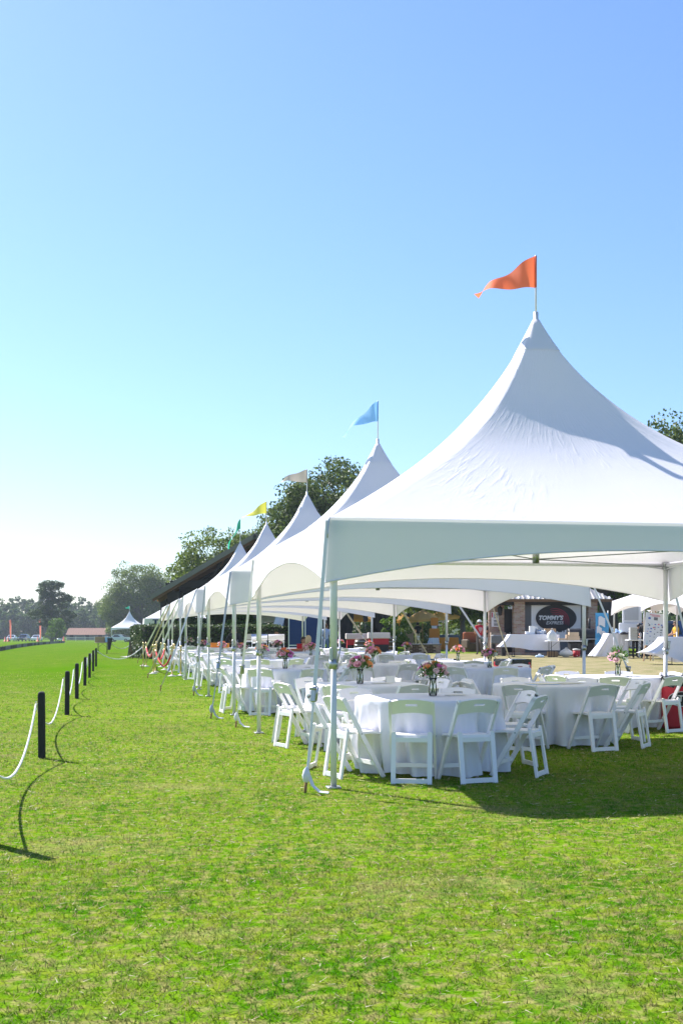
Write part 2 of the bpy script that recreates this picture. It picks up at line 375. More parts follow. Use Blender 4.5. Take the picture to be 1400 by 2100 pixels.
# ------------------------------------------------------------------ mesh helpers
class MB:
    def __init__(s): s.v = []; s.f = []; s.sm = []; s.uv = None
    def add(s, vs, fs, smooth=False):
        o = len(s.v); s.v.extend([tuple(p) for p in vs])
        s.f.extend([tuple(i + o for i in f) for f in fs]); s.sm.extend([smooth] * len(fs)); return s
    def box(s, c, size, rot=None):
        x, y, z = size[0] / 2, size[1] / 2, size[2] / 2
        vs = [Vector((a, b, d)) for d in (-z, z) for b in (-y, y) for a in (-x, x)]
        if rot is not None: vs = [rot @ p for p in vs]
        c = Vector(c)
        return s.add([p + c for p in vs], [(0, 2, 3, 1), (4, 5, 7, 6), (0, 1, 5, 4), (2, 6, 7, 3), (0, 4, 6, 2), (1, 3, 7, 5)])
    def bbox(s, c, size, bev, rot=None):
        """box with chamfered edges"""
        hx, hy, hz = size[0] / 2, size[1] / 2, size[2] / 2; b = min(bev, hx * .9, hy * .9, hz * .9)
        rings = [(-hz, b, b), (-hz + b, 0, 0), (hz - b, 0, 0), (hz, b, b)]
        vs = []
        for z, ix, iy in rings:
            X, Y = hx - ix, hy - iy
            for (a, d) in ((-X + b, -Y), (X - b, -Y), (X, -Y + b), (X, Y - b), (X - b, Y), (-X + b, Y), (-X, Y - b), (-X, -Y + b)): vs.append(Vector((a, d, z)))
        if rot is not None: vs = [rot @ p for p in vs]
        c = Vector(c); fs = [tuple(range(7, -1, -1)), tuple(range(24, 32))]
        for k in range(3):
            for i in range(8):
                j = (i + 1) % 8; fs.append((k * 8 + i, k * 8 + j, k * 8 + 8 + j, k * 8 + 8 + i))
        return s.add([p + c for p in vs], fs)
    def bar(s, p, q, w, h, up=(0, 0, 1)):
        """bar from p to q, w across (up x dir), h along up"""
        p = Vector(p); q = Vector(q); d = (q - p).normalized(); up = Vector(up)
        x = d.cross(up)
        if x.length < 1e-5: x = d.cross(Vector((0, 1, 0)))
        x.normalize(); y = x.cross(d).normalized()
        vs = []
        for e in (p, q):
            for a, b in ((-1, -1), (1, -1), (1, 1), (-1, 1)): vs.append(e + x * (a * w / 2) + y * (b * h / 2))
        return s.add(vs, [(3, 2, 1, 0), (4, 5, 6, 7), (0, 1, 5, 4), (1, 2, 6, 5), (2, 3, 7, 6), (3, 0, 4, 7)])
    def tube(s, pts, r, n=8, cap=True, smooth=True):
        pts = [Vector(p) for p in pts]; k = len(pts)
        rs = r if isinstance(r, (list, tuple)) else [r] * k
        vs = []; ref = None
        for i, p in enumerate(pts):
            d = (pts[min(i + 1, k - 1)] - pts[max(i - 1, 0)])
            if d.length < 1e-9: d = Vector((0, 0, 1))
            d.normalize()
            if ref is None:
                ref = d.cross(Vector((0, 0, 1)) if abs(d.z) < .9 else Vector((1, 0, 0))).normalized()
            ref = (ref - d * ref.dot(d))
            if ref.length < 1e-6: ref = d.orthogonal()
            ref.normalize(); o = d.cross(ref)
            for j in range(n):
                a = 2 * math.pi * j / n; vs.append(p + (ref * math.cos(a) + o * math.sin(a)) * rs[i])
        fs = [(i * n + j, i * n + (j + 1) % n, (i + 1) * n + (j + 1) % n, (i + 1) * n + j) for i in range(k - 1) for j in range(n)]
        s.add(vs, fs, smooth)
        if cap:
            o = len(s.v) - len(vs)
            s.f.append(tuple(o + j for j in range(n - 1, -1, -1))); s.sm.append(False)
            s.f.append(tuple(o + (k - 1) * n + j for j in range(n))); s.sm.append(False)
        return s
    def lathe(s, prof, n=16, c=(0, 0, 0), smooth=True, sx=1.0, sy=1.0):
        c = Vector(c); vs = []
        for r, z in prof:
            for j in range(n):
                a = 2 * math.pi * j / n; vs.append(c + Vector((r * math.cos(a) * sx, r * math.sin(a) * sy, z)))
        fs = [(i * n + j, i * n + (j + 1) % n, (i + 1) * n + (j + 1) % n, (i + 1) * n + j) for i in range(len(prof) - 1) for j in range(n)]
        s.add(vs, fs, smooth)
        o = len(s.v) - len(vs)
        if prof[0][0] > 1e-4: s.f.append(tuple(o + j for j in range(n - 1, -1, -1))); s.sm.append(False)
        if prof[-1][0] > 1e-4: s.f.append(tuple(o + (len(prof) - 1) * n + j for j in range(n))); s.sm.append(False)
        return s
    def grid(s, fn, nu, nv, smooth=True, closed=False):
        """fn(u, v) -> point, u, v in 0..1"""
        cu = nu if closed else nu + 1
        vs = [fn(i / nu, j / nv) for j in range(nv + 1) for i in range(cu)]
        fs = [(j * cu + i, j * cu + (i + 1) % cu, (j + 1) * cu + (i + 1) % cu, (j + 1) * cu + i) for j in range(nv) for i in range(nu)]
        return s.add(vs, fs, smooth)
    def panel(s, fn, nu, nv, thick, holes=(), smooth=False):
        """slab following fn(u,v) -> (point, normal), with cells in holes left open"""
        pts = {}; 
        for j in range(nv + 1):
            for i in range(nu + 1):
                p, nn = fn(i / nu, j / nv); p = Vector(p); nn = Vector(nn).normalized()
                pts[i, j] = (p + nn * thick / 2, p - nn * thick / 2)
        cells = {(i, j) for i in range(nu) for j in range(nv)} - set(holes)
        idx = {}; vs = []
        def vi(i, j, k):
            if (i, j, k) not in idx: idx[i, j, k] = len(vs); vs.append(pts[i, j][k])
            return idx[i, j, k]
        fs = []
        for (i, j) in sorted(cells):
            fs.append((vi(i, j, 0), vi(i + 1, j, 0), vi(i + 1, j + 1, 0), vi(i, j + 1, 0)))
            fs.append((vi(i, j + 1, 1), vi(i + 1, j + 1, 1), vi(i + 1, j, 1), vi(i, j, 1)))
            for (di, dj, a, b) in ((0, -1, (i, j), (i + 1, j)), (0, 1, (i + 1, j + 1), (i, j + 1)), (-1, 0, (i, j + 1), (i, j)), (1, 0, (i + 1, j), (i + 1, j + 1))):
                if (i + di, j + dj) not in cells:
                    fs.append((vi(*b, 0), vi(*a, 0), vi(*a, 1), vi(*b, 1)))
        return s.add(vs, fs, smooth)
    def mesh(s, name, mat):
        me = bpy.data.meshes.new(name); me.from_pydata(s.v, [], s.f)
        me.polygons.foreach_set('use_smooth', s.sm)
        if mat: me.materials.append(M[mat] if isinstance(mat, str) else mat)
        me.update(); return me
    def build(s, name, mat, parent=None, loc=None, rz=0.0):
        return link(name, s.mesh(name, mat), parent, loc, rz)

def link(name, me, parent=None, loc=None, rz=0.0):
    o = bpy.data.objects.new(name, me); COL.objects.link(o)
    if parent is not None: o.parent = parent
    if loc is not None: o.location = loc
    if rz: o.rotation_euler = (0, 0, rz)
    return o

def tag(o, label=None, cat=None, group=None, kind=None):
    if label: o['label'] = label
    if cat: o['category'] = cat
    if group: o['group'] = group
    if kind: o['kind'] = kind
    return o

def thing(name, label, cat, loc=(0, 0, 0), rz=0.0, group=None):
    o = bpy.data.objects.new(name, None); COL.objects.link(o)
    o.location = loc; o.rotation_euler = (0, 0, rz); o.empty_display_size = 0.2
    return tag(o, label, cat, group)

KIDS = {}
def children(o): return [c for c in COL.objects if c.parent == o]
def copy_tree(src, kids, parent=None):
    """kids: list of (object, [sub objects]) recorded for the source"""
    c = src.copy(); COL.objects.link(c); c.parent = parent
    for k, subs in kids:
        d = k.copy(); COL.objects.link(d); d.parent = c
        for sb in subs:
            e = sb.copy(); COL.objects.link(e); e.parent = d
    return c
def kid_list(o):
    cs = children(o)
    return [(k, children(k)) for k in cs]

def np_mesh(name, verts, faces, mat, smooth=False):
    """verts (N,3), faces (M,k) numpy arrays"""
    me = bpy.data.meshes.new(name)
    nf, k = faces.shape
    me.vertices.add(len(verts)); me.vertices.foreach_set('co', np.ascontiguousarray(verts, dtype=np.float32).ravel())
    me.loops.add(nf * k); me.loops.foreach_set('vertex_index', np.ascontiguousarray(faces, dtype=np.int32).ravel())
    me.polygons.add(nf); me.polygons.foreach_set('loop_start', np.arange(0, nf * k, k, dtype=np.int32))
    if smooth: me.polygons.foreach_set('use_smooth', np.ones(nf, dtype=bool))
    me.materials.append(M[mat]); me.update(calc_edges=True)
    return me

def leaf_quads(cent, size, aspect=0.55, up=0.0):
    """rhombic leaves with random attitudes at the given centres -> verts, faces"""
    N = len(cent)
    a = rng.normal(size=(N, 3)); a[:, 2] += up; a /= np.linalg.norm(a, axis=1)[:, None]
    b = np.cross(a, rng.normal(size=(N, 3))); b /= np.linalg.norm(b, axis=1)[:, None]
    L = size * rng.uniform(0.6, 1.4, N)[:, None]
    W = L * aspect
    vs = np.stack([cent - b * L, cent + np.cross(a, b) * W, cent + b * L, cent - np.cross(a, b) * W], axis=1).reshape(-1, 3)
    return vs, np.arange(4 * N).reshape(N, 4)

def text_mesh(name, body, size, mat, parent, loc, rot=(R(90), 0, 0), shear=0.0, bold=0.0, extrude=0.002, sx=1.0, align='CENTER'):
    cu = bpy.data.curves.new('text', 'FONT'); cu.body = body; cu.size = size; cu.shear = shear; cu.offset = bold; cu.extrude = extrude
    cu.align_x = align; cu.align_y = 'CENTER'; cu.resolution_u = 3
    o = bpy.data.objects.new('text', cu); COL.objects.link(o)
    dg = bpy.context.evaluated_depsgraph_get(); dg.update()
    me = bpy.data.meshes.new_from_object(o.evaluated_get(dg))
    bpy.data.objects.remove(o); bpy.data.curves.remove(cu)
    me.materials.clear(); me.materials.append(M[mat])
    t = link(name, me, parent, loc); t.rotation_euler = rot; t.scale = (sx, 1, 1)
    return t

def catenary(p, q, sag, n=24):
    p = Vector(p); q = Vector(q); return [p.lerp(q, i / n) - Vector((0, 0, sag * 4 * (i / n) * (1 - i / n))) for i in range(n + 1)]

# ================================================================== THE SETTING
xs = sorted(set([-2500, -1200, -700, -450, -300, -200, -150, -110, -80, -60, -45, -35, -28] + list(range(-24, 42, 2)) + [46, 52, 60, 75, 95, 120, 160, 220, 320, 500, 900, 1600, 2500]))
ys = sorted(set([-60, -25, -8] + list(range(0, 100, 3)) + list(range(100, 360, 12)) + [380, 450, 600, 900, 1500, 2600, 4200]))
gm = MB()
gm.add([(x, y, gz(x, y)) for y in ys for x in xs], [(j * len(xs) + i, j * len(xs) + i + 1, (j + 1) * len(xs) + i + 1, (j + 1) * len(xs) + i) for j in range(len(ys) - 1) for i in range(len(xs) - 1)], True)
tag(gm.build('lawn', 'lawn'), kind='structure')

def grass_patch(y0, y1, dens, hgt, wid):
    """single blades over the wedge of lawn in view between two distances"""
    area = 0.5 * (y0 + y1) * 0.66 * (y1 - y0)
    N = int(area * dens)
    y = np.sqrt(rng.uniform(y0 ** 2, y1 ** 2, N))
    x = rng.uniform(-0.33, 0.33, N) * y
    return x, y, hgt * rng.uniform(0.5, 1.35, N), wid * rng.uniform(0.7, 1.3, N)
parts = [grass_patch(3.9, 7.5, 6000, 0.025, 0.0056), grass_patch(7.5, 12.5, 3600, 0.023, 0.0068), grass_patch(12.5, 19, 1500, 0.025, 0.011), grass_patch(19, 44, 420, 0.028, 0.018)]
gx, gy, gh, gw = [np.concatenate([q[i] for q in parts]) for i in range(4)]
# tufted: blades crowd together on a noise-like pattern
keep = (np.sin(gx * 31 + np.sin(gy * 23) * 1.7) * np.sin(gy * 27 + np.sin(gx * 19) * 1.9) * 0.8 + 0.6 * np.sin(gx * 9.1 + np.sin(gy * 7.3) * 1.7) * np.sin(gy * 8.3 + np.sin(gx * 6.1) * 1.9) + rng.uniform(-1.0, 1.0, len(gx))) > -0.35
keep &= rng.uniform(0, 1, len(gx)) > np.clip((gy - 14) / 30.0, 0, 1) ** 0.8
gx, gy, gh, gw = gx[keep], gy[keep], gh[keep], gw[keep]
N = len(gx)
az = rng.uniform(0, 2 * math.pi, N); lean = rng.uniform(0.5, 2.4, N) * gh
base = np.stack([gx, gy, np.full(N, -0.004)], 1)
side = np.stack([np.cos(az), np.sin(az), np.zeros(N)], 1) * gw[:, None] * 0.5
az2 = az + rng.uniform(1.0, 2.2, N)
tip = base + np.stack([np.cos(az2) * lean, np.sin(az2) * lean, gh], 1)
# pale dead clippings lying about
dx, dy, dl, dw = [np.concatenate(q) for q in zip(*[grass_patch(3.9, 9, 55, 0.042, 0.006), grass_patch(9, 16, 25, 0.05, 0.009)])]
ND = len(dx); da = rng.uniform(0, 6.283, ND)
db = np.stack([dx, dy, rng.uniform(0.006, 0.02, ND)], 1); dt = np.stack([np.cos(da), np.sin(da), rng.uniform(-0.1, 0.35, ND)], 1) * dl[:, None]
ds_ = np.stack([-np.sin(da), np.cos(da), rng.uniform(-.5, .5, ND)], 1) * dw[:, None] * 0.5
gv = np.concatenate([np.stack([base - side, base + side, tip], 1).reshape(-1, 3), np.stack([db - ds_, db + ds_, db + dt], 1).reshape(-1, 3)])
gme = np_mesh('grass', gv, np.arange(3 * (N + ND)).reshape(N + ND, 3), 'grass_blade')
gme.materials.append(M['dead_blade']); gme.polygons.foreach_set('material_index', np.concatenate([np.zeros(N, dtype=np.int32), np.ones(ND, dtype=np.int32)]))
tag(link('grass', gme), 'short mown grass blades of the lawn in front of the tents', 'grass', kind='stuff')

# ================================================================== TENTS
EAVE = 2.48
PEAK = 5.29
def canopy_pt(sx_, sy_, r, W, D, zE, zP, off):
    q = Vector((sx_ * W / 2 * r, sy_ * D / 2 * r, 0))
    d = Vector((sx_, sy_, 0)); d.normalize()
    mid = 1 - min(abs(sx_), abs(sy_))                    # 1 in the middle of a side, 0 on a hip
    rc = d * (0.5 * W * 1.22 * r)
    b = sstep(-0.10, 0.22, r)
    p = rc.lerp(q, b)
    p *= 1 - 0.05 * mid * 4 * r * (1 - r)
    g_ = 0.6 * (1 - r) + 0.4 * (1 - r) ** 5
    p.z = zE + (zP - zE) * g_
    p.x += off[0] * (1 - r); p.y += off[1] * (1 - r)
    return p

def square(t):
    """t 0..1 round the square, starting at the near left corner"""
    k = int(t * 4) % 4; f = t * 4 - int(t * 4)
    return [(-1 + 2 * f, -1), (1, -1 + 2 * f), (1 - 2 * f, 1), (-1, 1 - 2 * f)][k]

def tent(label, origin, rz, W, D, zE=EAVE, zP=PEAK, off=(0, 0), drop=(0.27, 0.60), leg_r=0.034, detail=True, name='frame_tent', nseg=24, gzfun=True, lift=0.0):
    """a high-peak frame tent; origin is its middle on the ground"""
    t = thing(name, label, 'tent', origin, rz, 'white peaked tents')
    zE += lift; zP += lift
    mb = MB(); nr = 30 if detail else 16; na = nseg * 4
    rr = [0.016 + (1 - 0.016) * (i / nr) ** 1.15 for i in range(nr + 1)]
    vs = []
    for r in rr:
        for j in range(na):
            a, b = square(j / na); vs.append(canopy_pt(a, b, r, W, D, zE, zP, off))
    fs = [(i * na + j, (i + 1) * na + j, (i + 1) * na + (j + 1) % na, i * na + (j + 1) % na) for i in range(nr) for j in range(na)]
    mb.add(vs, fs, True)
    me = mb.mesh('canopy', 'tent_vinyl')
    uv = me.uv_layers.new(name='UVMap')
    for poly in me.polygons:
        for li in poly.loop_indices:
            vi = me.loops[li].vertex_index; uv.data[li].uv = ((vi % na) / na, rr[vi // na])
    can = link('canopy', me, t)
    # fitted boot over the peak
    cp = MB(); n2 = 24
    rows = [0.010, 0.020, 0.035, 0.055, 0.074]
    vs = []
    for k, r in enumerate(rows):
        for j in range(n2):
            a, b = square(j / n2); p = canopy_pt(a, b, r, W, D, zE, zP, off); c = Vector((off[0], off[1], p.z))
            dd = (p - c); vs.append(c + dd + dd.normalized() * 0.005 + Vector((0, 0, 0.006)))
    cp.add(vs, [(i * n2 + j, (i + 1) * n2 + j, (i + 1) * n2 + (j + 1) % n2, i * n2 + (j + 1) % n2) for i in range(4) for j in range(n2)] + [tuple(range(n2))], True)
    cp.build('peak_cap', 'tent_vinyl', can)
    # arched valances
    for k in range(4):
        L = W if k % 2 == 0 else D
        ph = random.uniform(0, 6)
        def vf(u, v, k=k, ph=ph):
            s = -1 + 2 * u
            dr = drop[0] + (drop[1] - drop[0]) * abs(s) ** 2.1
            cw = math.exp(-(1 - abs(s)) * 9)
            out_ = 0.012 + 0.02 * v + 0.005 * math.sin(u * 23 + ph) * v + (0.012 * math.sin(u * 150 + 3 * v) + 0.01 * math.sin(u * 83 + ph)) * cw * v
            z = zE + 0.012 - dr * v
            e = 1 - 0.0 
            hx, hy = W / 2 + out_, D / 2 + out_
            return [Vector((s * hx, -hy, z)), Vector((hx, s * hy, z)), Vector((-s * hx, hy, z)), Vector((-hx, -s * hy, z))][k]
        va = MB().grid(vf, 120 if detail else 16, 6 if detail else 3).build('valance', 'tent_vinyl', t)
        if detail: MB().tube([vf(i / 40.0, 1.0) for i in range(41)], 0.007, 5).build('hem', 'tent_vinyl', va)
    # frame
    ix, iy = W / 2 - 0.05, D / 2 - 0.05
    cs = [(-ix, -iy), (ix, -iy), (ix, iy), (-ix, iy)]
    w0 = Matrix.Rotation(rz, 3, 'Z')
    for k in range(4):
        a, b = cs[k], cs[(k + 1) % 4]
        MB().tube([(a[0], a[1], zE - 0.045), (b[0], b[1], zE - 0.045)], 0.026, 8).build('eave_rail', 'aluminium', t)
        wp = w0 @ Vector((a[0], a[1], 0)) + Vector(origin)
        z0 = gz(wp.x, wp.y) - origin[2] if gzfun else 0.0
        lg = MB().tube([(a[0], a[1], z0 - 0.02), (a[0], a[1], z0 + 1.16)], leg_r * 0.86, 12)
        lg.tube([(a[0], a[1], z0 + 1.13), (a[0], a[1], zE - 0.03)], leg_r, 12)
        lo = lg.build('leg', 'aluminium', t)
        if detail:
            sgx = -1 if a[0] < 0 else 1
            MB().bbox((a[0], a[1], z0 + 0.012), (0.13, 0.13, 0.016), 0.004).build('foot_plate', 'steel', lo)
            cl = MB().tube([(a[0], a[1], z0 + 1.10), (a[0], a[1], z0 + 1.19)], leg_r * 1.28, 12)
            cl.bbox((a[0] + 0.03 * sgx, a[1] - 0.045, z0 + 1.24), (0.03, 0.03, 0.12), 0.006).tube([(a[0] + 0.03, a[1] - 0.04, z0 + 1.16), (a[0] + 0.055, a[1] - 0.05, z0 + 1.30)], 0.006, 6)
            cl.build('latch', 'steel', lo)
            MB().bbox((a[0], a[1], zE - 0.05), (0.095, 0.095, 0.12), 0.012).build('corner_bracket', 'steel', t)
            tr = MB().tube([(a[0], a[1], zE - 0.10), (a[0] * 0.86, a[1], zE - 0.05)], 0.012, 6)
            tr.tube([(a[0], a[1], zE - 0.10), (a[0], a[1] * 0.86, zE - 0.05)], 0.012, 6).build('brace', 'aluminium', t)
    kz = zE - 0.16
    MB().tube([(off[0], off[1], kz), (off[0] * .5, off[1] * .5, kz + 0.4), (off[0], off[1], zP + 0.03)], 0.030, 10).build('king_post', 'aluminium', t)
    if detail:
        MB().tube([(off[0], off[1], kz - 0.05), (off[0], off[1], kz + 0.13)], 0.042, 10).build('post_socket', 'steel', t)
        for a in cs:
            MB().tube([(off[0], off[1], kz), (a[0], a[1], zE - 0.06)], 0.0065, 5).build('cable', 'cable', t)
    return t

TENT_D = 6.1
starts = [(0.0, 6.25, (-0.05, 0.0)), (9.72, 6.45, (0, 0)), (19.0, 6.45, (0, 0)), (28.3, 6.45, (0, 0)), (37.7, 6.45, (0, 0))]
tent_labels = ['nearest large white tent with tall peak, orange pennant above it', 'second white tent in the row, under the blue pennant',
               'third white tent in the row, under the tan pennant', 'fourth white tent in the row, under the yellow pennant', 'fifth white tent in the row, under the drooping green pennant']
CORN = []
for i, (a0, W, off) in enumerate(starts):
    c = ra(W / 2 - 0.05, a0 + TENT_D / 2 - 0.05, 0.0)
    tent(tent_labels[i], c, ROW, W, TENT_D, off=off, detail=(i < 3))
    CORN.append((a0, W))

# ------------------------------------------------------------------ pennants on the peaks
def pennant(label, mat, base, pole_h, hoist, tip, droop, waves, twist=0.0, ph=0.0, curl=0.0):
    """tip: vector from the hoist middle to the tip of the cloth"""
    t = thing('pennant_flag', label, 'flag', base, 0, 'pennants on the tent peaks')
    MB().tube([(0, 0, -0.1), (0, 0, pole_h)], 0.0125, 8).build('pole', 'aluminium', t)
    tp = Vector(tip); side = Vector((-tp.y, tp.x, 0)).normalized()
    def fn(u, v):
        w = (1 - u) ** 0.9 * (1 - 0.0 * u) + 0.015
        zc = pole_h - 0.012 - hoist / 2
        p = Vector((0, 0, zc)) + tp * u
        p.z += (0.5 - v) * hoist * w - droop * u * u
        p += side * (math.sin(u * waves + ph + v * 0.9) * 0.10 * hoist / 0.39 * (u ** 0.7) + twist * (v - 0.5) * u)
        p.z += 0.022 * math.sin(u * 9 + ph) * u
        p.x += -0.012
        if curl: p.x += curl * max(0, u - 0.7) ** 1.5
        return p
    MB().grid(fn, 34, 10).build('cloth', mat, t)
    sl = MB().tube([(-0.004, 0, pole_h - 0.012), (-0.004, 0, pole_h - 0.012 - hoist)], 0.016, 8)
    sl.build('sleeve', mat, t)
    return t
def peak_of(i):
    a0, W = CORN[i]; off = starts[i][2]
    p = ra(W / 2 - 0.05 + off[0], a0 + TENT_D / 2 - 0.05, 0); p.z = PEAK; return p
pennant('orange pennant streaming from the nearest tent peak', 'flag_orange', peak_of(0), 0.72, 0.38, (-0.70, 0.26, -0.10), 0.10, 10.5, 0.2, 0.4)
pennant('light blue pennant with ragged tip on the second tent peak', 'flag_blue', peak_of(1), 0.80, 0.40, (-0.66, 0.30, -0.14), 0.30, 8.5, 0.2, 1.6, curl=-0.3)
pennant('tan pennant streaming from the third tent peak', 'flag_tan', peak_of(2), 0.66, 0.36, (-0.80, 0.25, -0.02), 0.10, 9.0, 0.1, 2.3)
pennant('yellow pennant streaming from the fourth tent peak', 'flag_yellow', peak_of(3), 0.76, 0.42, (-0.82, 0.3, -0.22), 0.12, 7.0, 0.15, 0.2)
pennant('green pennant hanging down from the fifth tent peak', 'flag_green', peak_of(4), 1.0, 0.42, (-0.52, 0.3, -0.55), 0.50, 8.0, 0.2, 1.0)

# ------------------------------------------------------------------ guy straps
def strap(label, top, foot, mat='strap', ratchet=0.36, tail=True, wide=0.034):
    top = Vector(top); foot = Vector(foot)
    t = thing('guy_strap', label, 'strap', foot, 0, 'guy straps of the tents')
    rel = top - foot
    d = rel.normalized(); side = Vector((1, 0.15, 0)).normalized()
    nrm = d.cross(side).normalized()
    rq = rel * ratchet
    low = Vector((0, 0, 0.10))
    MB().bar(rq, rel, wide, 0.004, nrm).build('webbing', mat, t)
    MB().bar(low, rq, wide * 0.55, 0.005, nrm).build('lower_webbing', mat if tail else 'strap_tan', t)
    MB().tube(catenary(rel - d * 0.16 + Vector((0.012, 0, 0)), rel - d * 0.02 + Vector((0.02, 0, 0.05)), -0.02, 6), 0.007, 6).build('hook', 'steel', t)
    rt = MB().bbox(rq, (0.06, 0.035, 0.15), 0.008, d.to_track_quat('Z', 'Y').to_matrix())
    rt.tube([rq + Vector((-0.04, -0.03, 0.05)), rq + Vector((0.04, -0.03, 0.05))], 0.014, 8)
    rt.tube([rq + Vector((0.02, -0.03, -0.06)), rq + Vector((0.035, -0.055, 0.06))], 0.010, 6)
    rt.build('ratchet', 'steel', t)
    sk = MB().tube([(-0.015, 0.01, -0.05), (0.0, 0.0, 0.13)], 0.014, 8).lathe([(0.024, 0.125), (0.028, 0.135), (0.018, 0.15)], 8)
    sk.build('stake', 'rust', t)
    if tail:
        kn = MB().lathe([(0.0, 0.09), (0.03, 0.11), (0.038, 0.16), (0.026, 0.21), (0.0, 0.24)], 8); kn.build('knot', mat, t)
        p = [Vector((0.02, 0, 0.17)), Vector((0.06, -0.02, 0.07)), Vector((0.12, -0.04, 0.02)), Vector((0.2, -0.05, 0.012))]
        tl = MB()
        for a, b in zip(p, p[1:]): tl.bar(a, b, 0.035, 0.005, (0, -0.3, 1))
        tl.build('loose_end', mat, t)
    return t
def corner(i, vx, ay, z=EAVE - 0.02):
    a0, W = CORN[i]
    return ra(-0.07 if vx == 0 else W - 0.03, a0 + (-0.07 if ay == 0 else TENT_D - 0.03), z)
def gpt(px, py):
    d = CAM_H * F_PX / (py - HORIZON); return at(px, d)
strap('pale guy strap with loose end beside the nearest tent pole', corner(0, 0, 0), gpt(628, 1627), 'strap', 0.36)
strap('white guy strap at the rear pole of the nearest tent', corner(0, 0, 1), gpt(485, 1492), 'strap', 0.36)
strap('blue-grey guy strap at the front pole of the second tent', corner(1, 0, 0), gpt(434, 1474), 'strap_grey', 0.36)
strap('guy strap at the rear pole of the second tent', corner(1, 0, 1), gpt(398, 1427), 'strap_grey', 0.34)
strap('long slanting guy strap at the front pole of the third tent', corner(2, 0, 0), gpt(330, 1418), 'strap', 0.22, False)
strap('slanting guy strap at the rear pole of the third tent', corner(2, 0, 1), gpt(304, 1391), 'strap', 0.22, False, 0.05)
strap('slanting guy strap at the front pole of the fourth tent', corner(3, 0, 0), gpt(294, 1373), 'strap', 0.22, False, 0.05)
strap('slanting tan guy strap at the rear pole of the fourth tent', corner(3, 0, 1), gpt(291, 1370), 'strap_tan', 0.22, False, 0.05)
strap('slanting guy strap at the front pole of the fifth tent', corner(4, 0, 0), gpt(283, 1360), 'strap', 0.22, False, 0.06)
strap('white guy strap behind the trash bin at the nearest tent', corner(0, 1, 1), ra(7.0, 6.3), 'strap', 0.3, False)
strap('white guy strap slanting down behind the pink bouquet', corner(1, 1, 0), ra(7.6, 9.9), 'strap', 0.3, False)
strap('thin guy strap in front of the brick building doorway', corner(1, 1, 1), ra(7.4, 16.3), 'strap_tan', 0.3, False, 0.03)
strap('white guy strap slanting past the person in the red shirt', corner(2, 1, 0), ra(8.2, 19.2), 'strap', 0.5, False, 0.05)
strap('tan guy strap slanting before the low brick wall', corner(2, 1, 1), ra(7.9, 25.4), 'strap_tan', 0.5, False, 0.06)
strap('tan guy strap slanting before the tree trunk', corner(3, 1, 1), ra(8.2, 34.6), 'strap_tan', 0.5, False, 0.07)

# ================================================================== FOLDING CHAIRS
def make_chair(label):
    t = thing('folding_chair', label, 'chair', (0, 0, 0), 0, 'white folding chairs')
    k = 0.45 / 0.79
    yr = lambda z: -0.25 + (0.79 - z) * k
    for s in (-1, 1):
        r = MB().bar((s * 0.208, yr(0.775), 0.775), (s * 0.208, yr(0.0), 0.0), 0.024, 0.044, (0, 1, 0))
        r.tube([(s * 0.196, yr(0.775), 0.775), (s * 0.220, yr(0.775), 0.775)], 0.0225, 10)
        r.build('side_rail', 'chair_resin', t)
    def bk(u, v):
        x = (-1 + 2 * u)
        zt = 0.785 + 0.022 * (1 - x * x); zb = 0.655 + 0.024 * (1 - x * x)
        z = zb + (zt - zb) * v
        return (x * 0.197, yr(z) - 0.028 * (1 - x * x), z), (0, 1, k)
    MB().panel(bk, 14, 6, 0.020, holes=[(i, 3) for i in (5, 6, 7, 8)]).build('backrest', 'chair_resin', t)
    for s in (-1, 1):
        rl = MB().bar((s * 0.172, -0.188, 0.47), (s * 0.172, -0.262, 0.0), 0.044, 0.024, (0, 1, 0))
        rl.tube([(s * 0.172, -0.174, 0.47), (s * 0.172, -0.200, 0.47)], 0.0225, 10)
        rl.build('rear_leg', 'chair_resin', t)
    def st(u, v):
        x = -1 + 2 * u; y = -0.185 + 0.385 * v
        z = 0.447 - 0.010 * (1 - x * x) * (1 - (2 * v - 1) ** 2) - (0.018 * max(0, v - 0.85) / 0.15)
        w = 0.176 if v < 0.9 else 0.176 - 0.05 * (v - 0.9)
        return (x * w, y, z), (0, 0, 1)
    MB().panel(st, 8, 8, 0.024).build('seat', 'chair_resin', t)
    MB().bar((-0.15, -0.197, 0.415), (0.15, -0.197, 0.415), 0.02, 0.045).build('upper_crossbar', 'chair_resin', t)
    MB().bar((-0.15, -0.2575, 0.030), (0.15, -0.2575, 0.030), 0.02, 0.045).build('lower_crossbar', 'chair_resin', t)
    MB().bar((-0.198, yr(0.14), 0.14), (0.198, yr(0.14), 0.14), 0.02, 0.040).build('front_rung', 'chair_resin', t)
    bo = MB()
    for s in (-1, 1): bo.tube([(s * 0.219, yr(0.44), 0.44), (s * 0.224, yr(0.44), 0.44)], 0.009, 8)
    bo.build('pivot_bolt', 'steel', t)
    return t
chair_src = make_chair('x')
chair_kids = kid_list(chair_src)
chair_used = [False]
def place_chair(label, loc, rz):
    if not chair_used[0]: o = chair_src; chair_used[0] = True
    else: o = copy_tree(chair_src, chair_kids)
    o.location = loc; o.rotation_euler = (0, 0, rz); o['label'] = label
    return o

